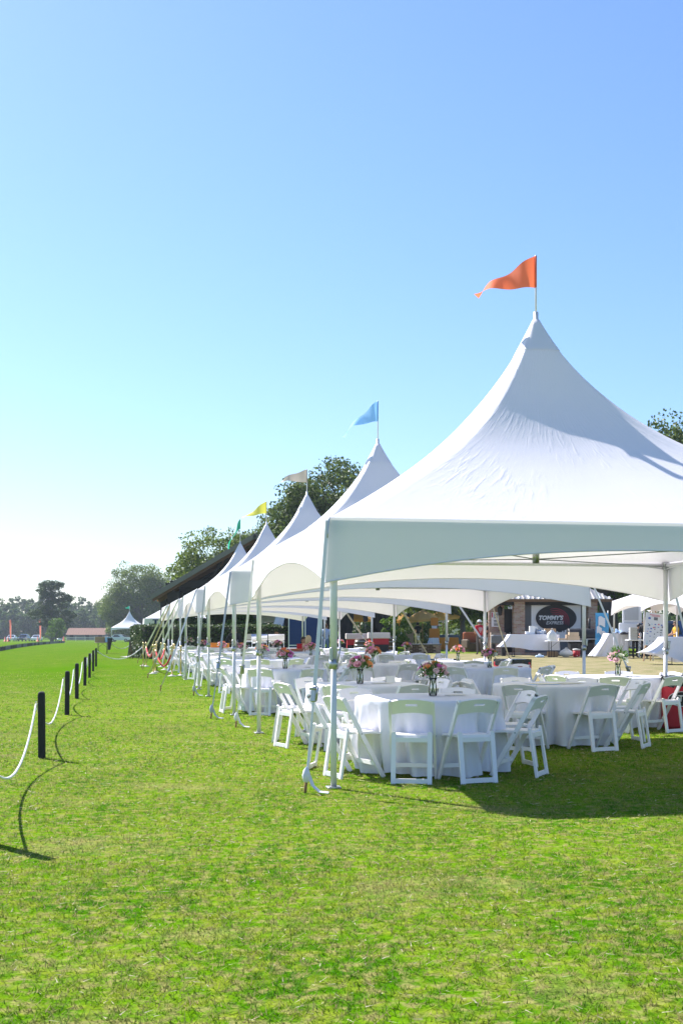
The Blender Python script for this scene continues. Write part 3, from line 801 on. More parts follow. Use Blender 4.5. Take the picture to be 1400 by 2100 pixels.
# ================================================================== TABLES
TR, TH = 0.76, 0.765
def make_cloth(seed):
    r_ = random.Random(seed)
    k1, k2, k3 = r_.choice((14, 16)), r_.randint(25, 29), r_.randint(5, 7)
    p1, p2, p3 = [r_.uniform(0, 6.28) for _ in range(3)]
    wind = Vector((0.05, -0.01)) * r_.uniform(0.6, 1.3)
    mb = MB(); n = 200
    rows = [('t', 0.0), ('t', 0.35), ('t', 0.7), ('t', 0.93), ('t', 0.985)] + [('s', q) for q in (0.0, 0.03, 0.09, 0.18, 0.3, 0.45, 0.6, 0.75, 0.88, 1.0)]
    vs = []
    for kind, q in rows:
        for j in range(n):
            a = 2 * math.pi * j / n
            if kind == 't':
                r = TR * q; z = TH + 0.004 * math.sin(3 * a + p1) * q * (1 - q); x, y = r * math.cos(a), r * math.sin(a)
            else:
                f = (1.1 * abs(math.sin(0.5 * k1 * a + p1 + 0.9 * math.sin(2 * a))) - 0.55 + 0.30 * math.sin(k2 * a + p2) + 0.4 * math.sin(k3 * a + p3))
                amp = 0.125 * sstep(-0.05, 0.6, q) * (0.55 + 0.45 * q)
                r = TR + 0.006 - 0.010 * (q == 0.0) - 0.055 * q + amp * f
                z = TH - 0.006 - q * (TH - 0.035) + (0.012 * math.sin(5 * a + p2) + 0.010 * math.sin(9 * a + p3)) * q
                x, y = r * math.cos(a) + wind.x * q * q, r * math.sin(a) + wind.y * q * q
            vs.append((x, y, max(z, 0.008)))
    fs = [(i * n + j, i * n + (j + 1) % n, (i + 1) * n + (j + 1) % n, (i + 1) * n + j)[::-1] for i in range(len(rows) - 1) for j in range(n)]
    mb.add(vs, fs, True)
    return mb.mesh('tablecloth', 'cloth')
cloths = [make_cloth(s) for s in (3, 5, 8)]
leg_me = [MB().tube([(x, y, 0), (x * 0.8, y * 0.8, TH - 0.03)], 0.016, 8).mesh('leg', 'steel') for x, y in ((.5, .5), (-.5, .5), (-.5, -.5), (.5, -.5))]
def round_table(label, loc, rz, k):
    t = thing('round_table', label, 'table', loc, rz, 'round tables under white cloths')
    link('tablecloth', cloths[k % 3], t)
    for me in leg_me: link('leg', me, t)
    return t

SIDES = ['near side', 'near right side', 'right side', 'far right side', 'far side', 'far left side', 'left side', 'near left side']
def chairs_round(c, phrase, azs, rad=0.93):
    """azs: degrees from the camera side, positive to the right"""
    for i, a in enumerate(azs):
        if a is None: continue
        s = SIDES[int(round((a % 360) / 45.0)) % 8]
        key = (phrase, s); USED[key] = USED.get(key, 0) + 1
        if USED[key] > 1: s = s.replace(' side', ' second seat')
        th = R(a - 90) ; jr = random.uniform(-0.03, 0.05)
        p = Vector((c.x + (rad + jr) * math.cos(th), c.y + (rad + jr) * math.sin(th), 0)); p.z = gz(p.x, p.y)
        face = math.atan2(c.y - p.y, c.x - p.x) - math.pi / 2 + R(random.uniform(-9, 9))
        place_chair('white folding chair, %s, %s' % (s, phrase), p, face)
USED = {}

# ------------------------------------------------------------------ bouquets
def bloom_mesh(mat, r):
    """a rose: petals cupped round a bud"""
    mb = MB()
    mb.lathe([(0.0, -0.5 * r), (0.35 * r, -0.25 * r), (0.42 * r, 0.2 * r), (0.25 * r, 0.5 * r), (0.0, 0.55 * r)], 8)
    for ring, (cnt, rad, tilt, hh) in enumerate(((5, 0.40, 0.15, 0.62), (6, 0.62, 0.5, 0.60), (7, 0.78, 0.95, 0.52))):
        for q in range(cnt):
            a = 2 * math.pi * (q + 0.5 * ring) / cnt + ring * 0.3
            ct, sn = math.cos(a), math.sin(a); wv = 1.05 * rad * r * math.sin(math.pi / cnt) * 1.5
            def fn(u, v):
                x = (-1 + 2 * u) * wv * (0.55 + 0.75 * v - 0.45 * v ** 4)
                rr_ = rad * r * (0.45 + 0.55 * v) + math.sin(tilt) * v * v * 0.45 * r - 0.12 * r * abs(-1 + 2 * u) ** 2
                z = -0.35 * r + v * hh * r * 1.35 * math.cos(tilt * 0.7)
                return Vector((rr_ * ct - x * sn, rr_ * sn + x * ct, z))
            mb.grid(fn, 4, 4)
    return mb.mesh('bloom', mat)
def puff_mesh(mat, r):
    """a frilly carnation or hydrangea head: many small petals"""
    N = 46; i = np.arange(N); ph = np.arccos(1 - 2 * (i + .5) / N); th = math.pi * (1 + 5 ** .5) * i
    cen = np.stack([np.cos(th) * np.sin(ph), np.sin(th) * np.sin(ph), np.cos(ph)], 1) * r * 0.85
    vs, fs = leaf_quads(cen, r * 0.34, 0.8)
    return np_mesh('bloom', vs, fs, mat)
BL = {}
for mt in ('peach', 'coral', 'pink', 'pale', 'magenta', 'white'):
    BL[mt] = (bloom_mesh('petal_' + mt, 0.040), puff_mesh('petal_' + mt, 0.036))
def vase_meshes():
    g_ = MB().lathe([(0.030, 0.0), (0.041, 0.004), (0.044, 0.03), (0.040, 0.10), (0.034, 0.14), (0.036, 0.165), (0.046, 0.19), (0.044, 0.19), (0.033, 0.165), (0.031, 0.14), (0.037, 0.10), (0.040, 0.03), (0.036, 0.010), (0.0, 0.010)], 20)
    st = MB()
    for k in range(9):
        a = k * 2.4; r0 = 0.028
        st.tube([(r0 * math.cos(a), r0 * math.sin(a), 0.012), (-0.02 * math.cos(a + .4), -0.02 * math.sin(a + .4), 0.16), (-0.06 * math.cos(a + .4), -0.06 * math.sin(a + .4), 0.25)], 0.0035, 5)
    return g_.mesh('vase', 'glass'), st.mesh('stems', 'leaf_bouquet')
VASE, STEMS = vase_meshes()
def greens(seed, spread=0.16):
    r2 = np.random.default_rng(seed)
    cen = []; 
    vs = []; fs = []
    for q in range(150):
        a = r2.uniform(0, 6.283); el = r2.uniform(-0.25, 1.3); rr_ = spread * r2.uniform(0.35, 1.05)
        c = np.array([math.cos(a) * math.cos(el) * rr_, math.sin(a) * math.cos(el) * rr_, 0.225 + math.sin(el) * rr_ * 0.75])
        d = c - np.array([0, 0, 0.16]); d /= np.linalg.norm(d); d += r2.normal(size=3) * 0.35; d /= np.linalg.norm(d)
        s_ = np.cross(d, r2.normal(size=3)); s_ /= np.linalg.norm(s_)
        L, W_ = r2.uniform(0.03, 0.065), r2.uniform(0.008, 0.017)
        o = len(vs); vs += [c - d * L * .4, c + s_ * W_, c + d * L, c - s_ * W_]; fs.append((o, o + 1, o + 2, o + 3))
    return np_mesh('greenery', np.array(vs), np.array(fs), 'leaf_bouquet')
GREENS = [greens(1), greens(2), greens(3)]
def bouquet(label, loc, seed, pal, rz=0.0, big=1.0):
    t = thing('flower_vase', label, 'vase', loc, rz, 'flower vases on the tables')
    link('vase', VASE, t); link('stems', STEMS, t)
    gr = link('greenery', GREENS[seed % 3], t); gr.scale = (1.0, 1.0, big); gr.rotation_euler = (0, 0, seed * 1.3)
    r2 = random.Random(seed)
    nb = len(pal)
    for i, cname in enumerate(pal):
        a = i * 2.39996 + seed; q = (i + 0.5) / nb
        el = math.asin(1 - 1.05 * q); rr_ = 0.125 + 0.025 * r2.random()
        p = Vector((math.cos(a) * math.cos(el) * rr_, math.sin(a) * math.cos(el) * rr_, 0.235 + math.sin(el) * rr_ * 0.85 * big))
        rose = r2.random() < 0.62 or cname in ('peach', 'coral')
        o = link('bloom', BL[cname][0 if rose else 1], t, p)
        d = (p - Vector((0, 0, 0.12))).normalized()
        o.rotation_euler = d.to_track_quat('Z', 'Y').to_euler()
        sc = r2.uniform(0.9, 1.4) if rose else r2.uniform(0.8, 1.15); o.scale = (sc, sc, sc)
    return t
PAL = [['peach', 'pink', 'magenta', 'pink', 'peach', 'pink', 'magenta', 'pale', 'pink', 'white', 'pale', 'pink'],
       ['pink', 'magenta', 'coral', 'pink', 'pink', 'pale', 'pink', 'peach', 'magenta', 'pink', 'coral', 'pale'],
       ['magenta', 'coral', 'pale', 'white', 'pale', 'white', 'pink', 'pale', 'white', 'magenta', 'pale', 'white'],
       ['coral', 'magenta', 'pink', 'peach', 'pale', 'pink', 'magenta', 'coral', 'pink', 'pale', 'pink', 'magenta']]
BQ = ['peach and pink roses', 'pink roses', 'pale and coral blooms', 'coral and magenta blooms']

def card(label, loc, rz, mat, w=0.21, h=0.14, tent_fold=False):
    t = thing('menu_card', label, 'card', loc, rz, 'papers on the tables')
    if tent_fold:
        mb = MB(); mb.add([(-w / 2, -0.05, 0.001), (w / 2, -0.05, 0.001), (w / 2, 0, h), (-w / 2, 0, h), (w / 2, 0.05, 0.001), (-w / 2, 0.05, 0.001)], [(0, 1, 2, 3), (3, 2, 4, 5)]); mb.build('card', mat, t)
    else:
        MB().box((0, 0, 0.003), (w, h, 0.003)).build('sheet', mat, t)
        o = MB().box((0.03, 0.02, 0.0075), (w, h, 0.003)).build('sheet', 'paper_cream', t); o.rotation_euler = (0, 0, 0.35)
    return t

# table phrase, (centre), vase pixel offset (dx, dy in m), bouquet palette, chair azimuths
d8 = lambda o=0: [o + 45 * k for k in range(8)]
tables = [
    ('the nearest round table', Vector((0.90, 12.45, 0)), (0.06, 0.12), 0, [-140, -98, -56, -13, 20, 66, 112, 160]),
    ('the table just behind the nearest pole', Vector((0.30, 15.5, 0)), (-0.06, -0.05), 1, [-60, -100, -15, 28, 75, 118, 165, -140]),
    ('the table with the pale blue sheet', Vector((2.72, 15.45, 0)), None, None, [-78, -30, 22, 60, 105, 150, -165, -122]),
    ('the table beside the red trash bin', Vector((4.15, 18.1, 0)), (0.02, -0.05), 2, [-60, -14, 28, 72, 120, 165, -150, -105]),
    ('the left table of blue-flag tent', Vector((-1.02, 21.6, 0)), (0.0, 0.05), 3, [-70, -20, -110, 25, 70, 115, 160, -155]),
    ('the right table of blue-flag tent', Vector((2.78, 22.4, 0)), (-0.02, -0.1), 0, d8(8)),
    ('the middle table of blue-flag tent', Vector((0.80, 24.8, 0)), (-0.15, -0.1), 1, d8(-20)),
    ('the rear right table of blue-flag tent', Vector((2.62, 26.9, 0)), (0.0, 0.0), 3, d8(12)),
    ('the table between the blue-flag and tan-flag tents', Vector((-1.95, 28.6, 0)), (0.05, 0.0), 3, d8(5)),
    ('the left table of tan-flag tent', Vector((-2.75, 32.0, 0)), (0.1, 0.0), 0, d8(-10)),
    ('the middle table of tan-flag tent', Vector((-0.85, 33.2, 0)), (0.0, 0.0), 1, d8(16)),
    ('the right table of tan-flag tent', Vector((1.75, 33.9, 0)), (0.1, 0.0), 0, d8(20)),
    ('the rear left table of tan-flag tent', Vector((-3.65, 36.6, 0)), (0.0, 0.0), 3, d8(0)),
    ('the rear right table of tan-flag tent', Vector((0.92, 37.6, 0)), (-0.05, 0.0), 3, d8(10)),
    ('the left table of yellow-flag tent', Vector((-4.9, 42.4, 0)), (0.0, 0.0), 0, d8(14)),
    ('the middle table of yellow-flag tent', Vector((-2.3, 41.5, 0)), (0.1, 0.0), 1, d8(-8)),
    ('the right table of yellow-flag tent', Vector((-0.05, 46.2, 0)), (0.0, 0.0), 3, d8(4)),
    ('the table of green-flag tent', Vector((-6.5, 51.5, 0)), (0.0, 0.0), 2, d8(9)),
]
for i, (phrase, c, vo, pal, azs) in enumerate(tables):
    c.z = gz(c.x, c.y)
    round_table('round table under a white cloth, ' + phrase.replace('the ', '', 1), c, i * 0.77, i)
    chairs_round(c, phrase, azs)
    if vo is not None:
        bouquet('vase of %s, %s' % (BQ[pal], phrase.replace('the ', '', 1)), c + Vector((vo[0], vo[1], TH + 0.002)), 3 + i * 5 if i else 7, PAL[pal], 0.0, 1.25 if pal == 2 else 1.0)
c = tables[0][1]; card('cream menu card leaning beside the vase on the nearest table', c + Vector((0.30, 0.15, TH + .002)), 0.5, 'paper', 0.2, 0.13)
c = tables[1][1]; card('menu cards beside the vase on the table behind the nearest pole', c + Vector((0.22, 0.0, TH + .002)), 0.3, 'paper', 0.24, 0.15)
card('small white folded card on the table behind the nearest pole', c + Vector((0.34, 0.28, TH + .002)), 0.2, 'paper', 0.12, 0.09, True)
c = tables[2][1]; card('pale blue sheet on the table without a vase', c + Vector((-0.15, -0.15, TH + .002)), 0.15, 'paper_blue', 0.36, 0.34)
card('cream sheet beside the pale blue sheet', c + Vector((0.22, 0.02, TH + .002)), 0.4, 'paper_cream', 0.30, 0.26)
c = tables[3][1]; card('white sheet on the table beside the red trash bin', c + Vector((0.3, 0.05, TH + .002)), 0.1, 'paper', 0.3, 0.2)
c = tables[4][1]; card('white menu sheet on the left table of blue-flag tent', c + Vector((-0.3, -0.1, TH + .002)), 0.2, 'paper', 0.3, 0.2)

# ================================================================== POST AND ROPE LINE
post_px = [(86.5, 1555), (138, 1466), (158, 1433), (174.5, 1406), (184, 1390), (191.5, 1376.5), (197.5, 1367)]
post_pos = [gpt(px, py) for px, py in post_px]
p_first = Vector((-2.36, 8.10, 0))
post_pos = [p_first] + post_pos
names = ['black wooden post just outside the picture, only its shadow shows', 'nearest black wooden rope post standing on the lawn', 'second black rope post from the front', 'third black rope post from the front',
         'fourth black rope post from the front', 'fifth black rope post from the front', 'sixth black rope post from the front', 'farthest black rope post of the row']
def post(label, loc, lean):
    t = thing('rope_post', label, 'post', loc, R(12), 'black rope posts along the field')
    w = 0.041
    mb = MB(); vs = []
    rows = [(-0.05, w), (0.715, w), (0.738, w * 0.93), (0.752, w * 0.78), (0.760, w * 0.5)]
    for z, h in rows:
        c_ = h * 0.35
        for a, b in ((-h + c_, -h), (h - c_, -h), (h, -h + c_), (h, h - c_), (h - c_, h), (-h + c_, h), (-h, h - c_), (-h, -h + c_)): vs.append((a, b, z))
    fs = [(i * 8 + j, i * 8 + (j + 1) % 8, (i + 1) * 8 + (j + 1) % 8, (i + 1) * 8 + j) for i in range(4) for j in range(8)] + [tuple(range(32, 40))]
    mb.add(vs, fs, False); mb.build('timber', 'black_wood', t)
    MB().tube([(-0.050, -0.045, 0.62), (-0.050, 0.045, 0.62)], 0.006, 6).tube([(-0.062, 0, 0.60), (-0.062, 0, 0.645), (-0.045, 0, 0.65)], 0.005, 6).build('eye_hook', 'steel', t)
    t.rotation_euler = (R(lean[0]), R(lean[1]), R(12))
    return t
leans = [(0, 0), (0, -0.4), (0, 0.6), (0, 0.3), (0, 0.9), (0, 0.8), (0, 0.4), (0, 0.1)]
for nm, p_, ln in zip(names, post_pos, leans): post(nm, p_, ln)
def rope_mesh(pts, r):
    """three strands laid round each other"""
    mb = MB(); L = sum((b - a).length for a, b in zip(pts, pts[1:]))
    dense = []
    n = max(40, int(L / (r * 1.4)))
    n = min(n, 260)
    cum = [0]
    for a, b in zip(pts, pts[1:]): cum.append(cum[-1] + (b - a).length)
    j = 0
    for i in range(n + 1):
        s_ = L * i / n
        while j < len(pts) - 2 and cum[j + 1] < s_: j += 1
        f = (s_ - cum[j]) / max(1e-9, cum[j + 1] - cum[j]); dense.append(pts[j].lerp(pts[j + 1], f))
    for k in range(3):
        q = []
        for i, p in enumerate(dense):
            d = (dense[min(i + 1, n)] - dense[max(i - 1, 0)]).normalized(); x = d.cross(Vector((0, 0, 1)))
            x = x.normalized() if x.length > 1e-4 else Vector((1, 0, 0)); y = d.cross(x)
            a = i / n * L / (r * 7) * 2 * math.pi + k * 2.0944
            q.append(p + (x * math.cos(a) + y * math.sin(a)) * r * 0.5)
        mb.tube(q, r * 0.58, 5)
    return mb
hook = Vector((-0.064, -0.013, 0.615))
rope_pts = [Vector((-1.3, 3.2, 0.615))] + [p_ + hook for p_ in post_pos]
sags = [0.36, 0.44, 0.46, 0.42, 0.44, 0.42, 0.40, 0.40]
rl = ['white rope hanging in front of the nearest black post', 'white rope sagging up to the nearest black post', 'white rope between the nearest and second black posts', 'white rope between the second and third black posts',
      'white rope between the third and fourth black posts', 'white rope between the fourth and fifth black posts', 'white rope between the fifth and sixth black posts', 'white rope between the sixth and farthest black posts']
for i, (a, b) in enumerate(zip(rope_pts, rope_pts[1:])):
    if i == 0: continue
    tag(rope_mesh(catenary(a, b, sags[i]), 0.0125).build('barrier_rope', 'rope'), rl[i], 'rope', 'white ropes of the post line')
tag(rope_mesh(catenary(post_pos[-1] + Vector((0.05, 0, .62)), gpt(292, 1362) + Vector((0, 0, 0.75)), 0.42), 0.022).build('barrier_rope', 'rope'), 'white rope from the farthest post across to the hedge', 'rope', 'white ropes of the post line')

# ================================================================== TRASH BINS
def bin_(label, loc, rz, w, h, letters=None):
    t = thing('trash_bin', label, 'trash bin', loc, rz, 'red trash bins with black liners')
    mb = MB().bbox((0, 0, h / 2), (w, w, h - 0.002), 0.05); mb.build('body', 'red', t)
    def fn(u, v):
        a = 2 * math.pi * u; q = max(abs(math.cos(a)), abs(math.sin(a))); rr_ = (w / 2 + 0.012 + 0.012 * math.sin(17 * a) * v) / q ** 0.86
        return Vector((rr_ * math.cos(a), rr_ * math.sin(a), h + 0.02 - v * (0.15 + 0.012 * math.sin(9 * a))))
    MB().grid(fn, 72, 5, closed=True).build('liner', 'black_bag', t)
    MB().lathe([(w / 2 * 0.98, h + 0.018), (w / 2 * 0.7, h - 0.06), (0.0, h - 0.1)], 20).build('liner_mouth', 'black_bag', t)
    if letters:
        y = -w / 2 - 0.004
        el = MB(); el.add([(0.21 * math.cos(2 * math.pi * k / 36), y, h * 0.60 + 0.105 * math.sin(2 * math.pi * k / 36)) for k in range(36)], [tuple(range(36))]); em = el.build('emblem', 'black', t)
        rg = MB(); rg.tube([(0.212 * math.cos(2 * math.pi * k / 36), y - 0.002, h * 0.60 + 0.107 * math.sin(2 * math.pi * k / 36)) for k in range(37)], 0.006, 5); rg.build('emblem_rim', 'white_paint', em)
        text_mesh('lettering', letters, 0.125, 'white_paint', em, (-0.03, y - 0.004, h * 0.605), bold=0.002)
    return t
bin_('red trash bin with black liner and oval emblem by the rear tent pole', Vector((5.06, 17.75, gz(5.06, 17.75))), R(-14), 0.62, 0.76, 'STE')
pb = at(1050, 28.6); bin_('red bin with black liner behind the right tables of the second tent', pb, 0.2, 0.72, 0.76)
pb = at(905, 34.5); bin_('low red bin with black liner behind the vase of pale blooms', pb, 0.1, 0.85, 0.62)
pb = at(795, 43); bin_('red bin with black liner near the oak trunk', pb, 0.1, 0.8, 0.55)

# ================================================================== TREES
def crown_points(c, rad, ncl, per, rc, seed, flat=0.7, shell=0.55):
    r2 = np.random.default_rng(seed)
    d = r2.normal(size=(ncl, 3)); d /= np.linalg.norm(d, axis=1)[:, None]
    q = shell + (1 - shell) * r2.uniform(0, 1, ncl) ** 0.6
    lump = 1 + 0.16 * np.sin(d[:, 0] * 4.1 + seed) * np.sin(d[:, 2] * 5.3 + 1.3 * seed) + 0.10 * np.sin(d[:, 1] * 7 + seed)
    cc = np.array(c) + d * (q * lump)[:, None] * np.array(rad)
    size = rc * r2.uniform(0.55, 1.35, ncl)
    off = r2.normal(size=(ncl, per, 3)); off /= np.linalg.norm(off, axis=2)[:, :, None]
    off *= (r2.uniform(0.25, 1.0, (ncl, per)) ** 0.6)[:, :, None]
    off[:, :, 2] *= flat
    pts = cc[:, None, :] + off * size[:, None, None]
    return cc, pts.reshape(-1, 3)

def tree(label, name, loc, crowns, ncl, per, rc, leaf, mat, trunk_r, fork, bark='bark', seed=1, shell=0.55, lean=(0, 0), group=None, nb=12, flat=0.7):
    """crowns: list of ((cx, cy, cz), (rx, ry, rz)) relative to the foot"""
    t = thing(name, label, 'tree', loc, 0, group)
    allp = []; tips = []
    for k, (c, rad) in enumerate(crowns):
        cc, pts = crown_points(c, rad, ncl, per, rc, seed + k * 13, flat, shell)
        allp.append(pts); tips += [Vector(p) for p in cc[:nb]]
    pts = np.concatenate(allp)
    vs, fs = leaf_quads(pts, leaf, 0.6)
    link('crown', np_mesh('crown', vs, fs, mat), t)
    top = Vector((lean[0], lean[1], fork))
    tr = MB().tube([(0, 0, -0.2), (lean[0] * .1, lean[1] * .1, 0.25 * fork), (lean[0] * .5, lean[1] * .5, 0.6 * fork), top], [trunk_r * 1.45, trunk_r * 1.05, trunk_r * 0.95, trunk_r * 0.85], 12)
    for q in tips:
        m_ = top.lerp(q, 0.5) + Vector((0, 0, 0.12 * (q - top).length))
        tr.tube([top - Vector((0, 0, 0.15)), m_, q], [trunk_r * 0.5, trunk_r * 0.28, trunk_r * 0.06], 6)
    tr.build('trunk', bark, t)
    return t

# great live oak behind the tents, its neighbours
tree('huge dark live oak rising behind the tan and blue pennants', 'live_oak', at(786, 78), [((-5.0, 0, 6.6), (3.3, 3.6, 4.0)), ((-3.2, 0, 8.2), (3.0, 3.6, 3.7)), ((-1.2, 1, 7.0), (3.2, 3.6, 3.4))], 110, 230, 1.15, 0.105, 'leaf_oak', 0.5, 3.2, seed=5, shell=0.6, nb=7)
tree('dark oak trunk and foliage behind the man in the light shirt', 'live_oak', at(706, 74), [((-3.8, 2, 5.6), (3.6, 3.2, 2.7))], 80, 150, 1.1, 0.11, 'leaf_oak', 0.42, 3.0, seed=9, shell=0.5, lean=(0.3, 0), nb=6)
tree('olive oak with airy crown above the pavilion roof', 'oak_tree', at(455, 92), [((0, 0, 6.2), (3.4, 3.4, 3.0)), ((-2.0, 0, 5.4), (2.0, 2.4, 2.6)), ((2.6, 0, 7.2), (2.4, 2.4, 2.3))], 70, 130, 0.9, 0.105, 'leaf_olive', 0.3, 3.5, 'bark_grey', seed=3, shell=0.35, nb=9)
tree('broad oak top showing at the edge above the nearest tent roof', 'live_oak', at(1412, 70), [((0, 0, 8.3), (6.4, 5.5, 4.8)), ((-1.0, 0, 9.6), (4.2, 4.0, 3.6)), ((-5.5, 0, 5.0), (3.5, 3.5, 2.6))], 130, 170, 1.15, 0.105, 'leaf_oak', 0.55, 3.4, seed=21, shell=0.6, nb=7)
tree('dark tree trunk with shade foliage beside the brick building', 'live_oak', at(1246, 66), [((0.6, 1.5, 5.4), (3.6, 2.6, 2.4))], 80, 70, 0.9, 0.17, 'leaf_oak', 0.55, 3.2, seed=31, nb=6)
tree('leafy green tree behind the grey sofa', 'shade_tree', at(948, 84), [((-1.2, 1, 3.9), (3.8, 3.0, 1.9)), ((1.6, 1, 3.6), (2.2, 2.4, 1.7))], 80, 60, 0.75, 0.14, 'leaf_olive', 0.2, 2.0, 'bark_grey', seed=41, nb=7)
tree('shadowy tree behind the person in the black shirt', 'shade_tree', at(838, 98), [((0, 2, 4.0), (4.2, 3.0, 2.7))], 90, 60, 0.9, 0.16, 'leaf_oak', 0.3, 2.2, seed=47, nb=6)
tree('dark slim trunk standing beside the great oak trunk', 'shade_tree', at(768, 80), [((0, 3, 5.5), (3.0, 2.5, 2.0))], 50, 60, 0.9, 0.16, 'leaf_oak', 0.26, 4.0, seed=53, nb=5)
# big round tree at the left, pine, small bright tree
tree('large rounded olive-green tree beyond the far white tents', 'shade_tree', at(296, 255), [((-1.2, 0, 10.2), (6.4, 6.0, 6.6)), ((2.8, 0, 8.6), (4.4, 5.0, 6.2)), ((-5.0, 0, 6.6), (3.8, 4.0, 5.0))], 120, 150, 1.6, 0.17, 'leaf_olive', 0.6, 2.6, 'bark_grey', seed=61, shell=0.5, nb=9)
pine_at = at(107, 230)
pt = tree('tall lone pine standing before the far wood', 'pine_tree', pine_at, [((-1.0, 0, 9.6), (1.8, 1.6, 1.2)), ((2.0, 0, 8.6), (2.2, 1.8, 0.9)), ((0.3, 0, 7.2), (2.8, 2.0, 1.1)), ((-2.2, 0, 5.6), (2.0, 2.0, 0.9)), ((1.8, 0, 5.2), (2.6, 2, 0.9)), ((0.0, 0, 11.0), (2.4, 1.6, 0.7)), ((0.4, 0, 3.6), (3.4, 2.2, 1.0))], 24, 130, 0.8, 0.13, 'leaf_pine', 0.28, 9.0, 'bark_grey', seed=71, nb=3, flat=0.6)
tree('small bright green tree beside the golf cart', 'young_tree', at(115, 215), [((0, 0, 2.5), (1.5, 1.5, 1.7))], 45, 60, 0.5, 0.13, 'leaf_bright', 0.1, 1.0, 'bark_grey', seed=81, nb=6)

def wood_mass(name, label, spots, mat, leaf, seed, ncl=34, per=44):
    """a far wood that reads as one mass"""
    r2 = random.Random(seed); pts = []
    tr = []
    for k, (x, y, h, w) in enumerate(spots):
        z0 = gz(x, y)
        cc, p = crown_points((x, y, z0 + h * 0.58), (w, w, h * 0.42), ncl, per, w * 0.30, seed + k, 0.75, 0.55)
        pts.append(p)
        cc, p = crown_points((x + r2.uniform(-1, 1), y - w * 0.5, z0 + h * 0.22), (w * 0.9, w * 0.6, h * 0.24), ncl // 3, per, w * 0.28, seed + 500 + k, 0.75, 0.4)
        pts.append(p)
    pts = np.concatenate(pts); vs, fs = leaf_quads(pts, leaf, 0.65)
    return tag(link(name, np_mesh(name, vs, fs, mat)), label, 'wood', kind='stuff')
sp = []
r2 = random.Random(4)
for row, (d0, h0) in enumerate(((376, 10.5), (396, 12.0), (416, 13.5))):
    x = -152 + row * 2
    while x < -54:
        sp.append((x + r2.uniform(-1.5, 1.5), d0 + r2.uniform(-6, 6), h0 * r2.uniform(0.82, 1.10), r2.uniform(2.8, 4.2))); x += r2.uniform(4.2, 6.0)
wood_mass('far_wood', 'hazy dark wood across the far side of the field', sp, 'leaf_far', 0.34, 100, 46, 56)
sp = []
for row, (d0, h0) in enumerate(((135, 4.2), (150, 6.0))):
    x = -15 + row
    while x < 52:
        sp.append((x + r2.uniform(-1, 1), d0 + r2.uniform(-4, 4), h0 * r2.uniform(0.8, 1.15), r2.uniform(2.2, 3.4))); x += r2.uniform(3.2, 4.6)
wood_mass('tree_belt', 'belt of trees closing the view behind the stalls', sp, 'leaf_far', 0.26, 300, 24, 40)

# ------------------------------------------------------------------ clipped hedge and round shrubs
def hedge(label, pts, h, leaf=0.06, dens=330, name='clipped_hedge'):
    """clipped hedge over a footprint polygon (anticlockwise)"""
    t = thing(name, label, 'hedge', pts[0])
    P = [p - pts[0] for p in pts]; k = len(P)
    cen = sum(P, Vector((0, 0, 0))) / k
    inn = [p + (cen - p).normalized() * 0.12 for p in P]
    mb = MB(); mb.add([(p.x, p.y, 0) for p in inn] + [(p.x, p.y, h - 0.06) for p in inn], [tuple(range(k, 2 * k))] + [(i, (i + 1) % k, k + (i + 1) % k, k + i) for i in range(k)]); mb.build('branches', 'bark', t)
    cl = []
    for i in range(k):
        a, b = P[i], P[(i + 1) % k]; n_ = int((b - a).length * h * dens); u = rng.uniform(0, 1, n_); v = rng.uniform(0, 1, n_)
        nm = Vector((b.y - a.y, a.x - b.x, 0)).normalized()
        w = rng.normal(size=n_) * 0.035 + 0.05 * np.sin(u * (b - a).length * 3) * np.sin(v * 5)
        cl.append(np.stack([a.x + (b.x - a.x) * u + nm.x * w, a.y + (b.y - a.y) * u + nm.y * w, v * h], 1))
    n_ = 9000; q = rng.dirichlet(np.ones(k) * 0.7, n_); A = np.array([[p.x, p.y] for p in P]); xy = q @ A
    cl.append(np.stack([xy[:, 0], xy[:, 1], h + rng.normal(size=n_) * 0.03 + 0.03 * np.sin(xy[:, 0] * 5)], 1))
    vs, fs = leaf_quads(np.concatenate(cl), leaf, 0.6)
    link('foliage', np_mesh('foliage', vs, fs, 'leaf_hedge'), t)
hedge('long clipped hedge with its lit leafy end beside the velvet ropes', [at(270, 65.5), at(293, 62), at(592, 62), at(592, 64.5), at(280, 67)], 1.72, 0.06, 330)
def shrub(label, px, d, r, zc, mat, seed, leaf=0.08, sq=0.85):
    p = at(px, d); t = thing('round_shrub', label, 'shrub', p, 0, 'shrubs behind the hedge')
    cc, pts = crown_points((0, 0, zc), (r, r, r * sq), 60, 60, r * 0.28, seed, 0.8, 0.7)
    vs, fs = leaf_quads(pts, leaf, 0.6); link('foliage', np_mesh('foliage', vs, fs, mat), t)
    MB().tube([(0, 0, -.1), (0, 0, zc)], 0.06, 6).build('stem', 'bark', t)
shrub('dark round clipped shrub rising above the hedge', 405, 70, 0.85, 1.65, 'leaf_hedge', 7)
shrub('bright green shrub above the hedge beside the grey trunk', 497, 72, 0.9, 1.75, 'leaf_bright', 8)
shrub('bright green low shrub at the pavilion corner', 375, 72, 0.6, 1.7, 'leaf_bright', 9)
shrub('tangled flowering shrub beside the oak trunk', 812, 69, 0.8, 1.2, 'leaf_bright', 10, 0.07, 1.3)
for px, d, r, zc, s in ((860, 96, 1.2, 1.1, 14), (935, 105, 1.5, 1.0, 15), (1000, 100, 1.4, 1.1, 16)):
    shrub({14: 'dark green shrub behind the orange kiosk', 15: 'green shrub beyond the grey sofa', 16: 'green shrub behind the person in the red shirt'}[s], px, d, r, zc, 'leaf_olive', s, 0.1)
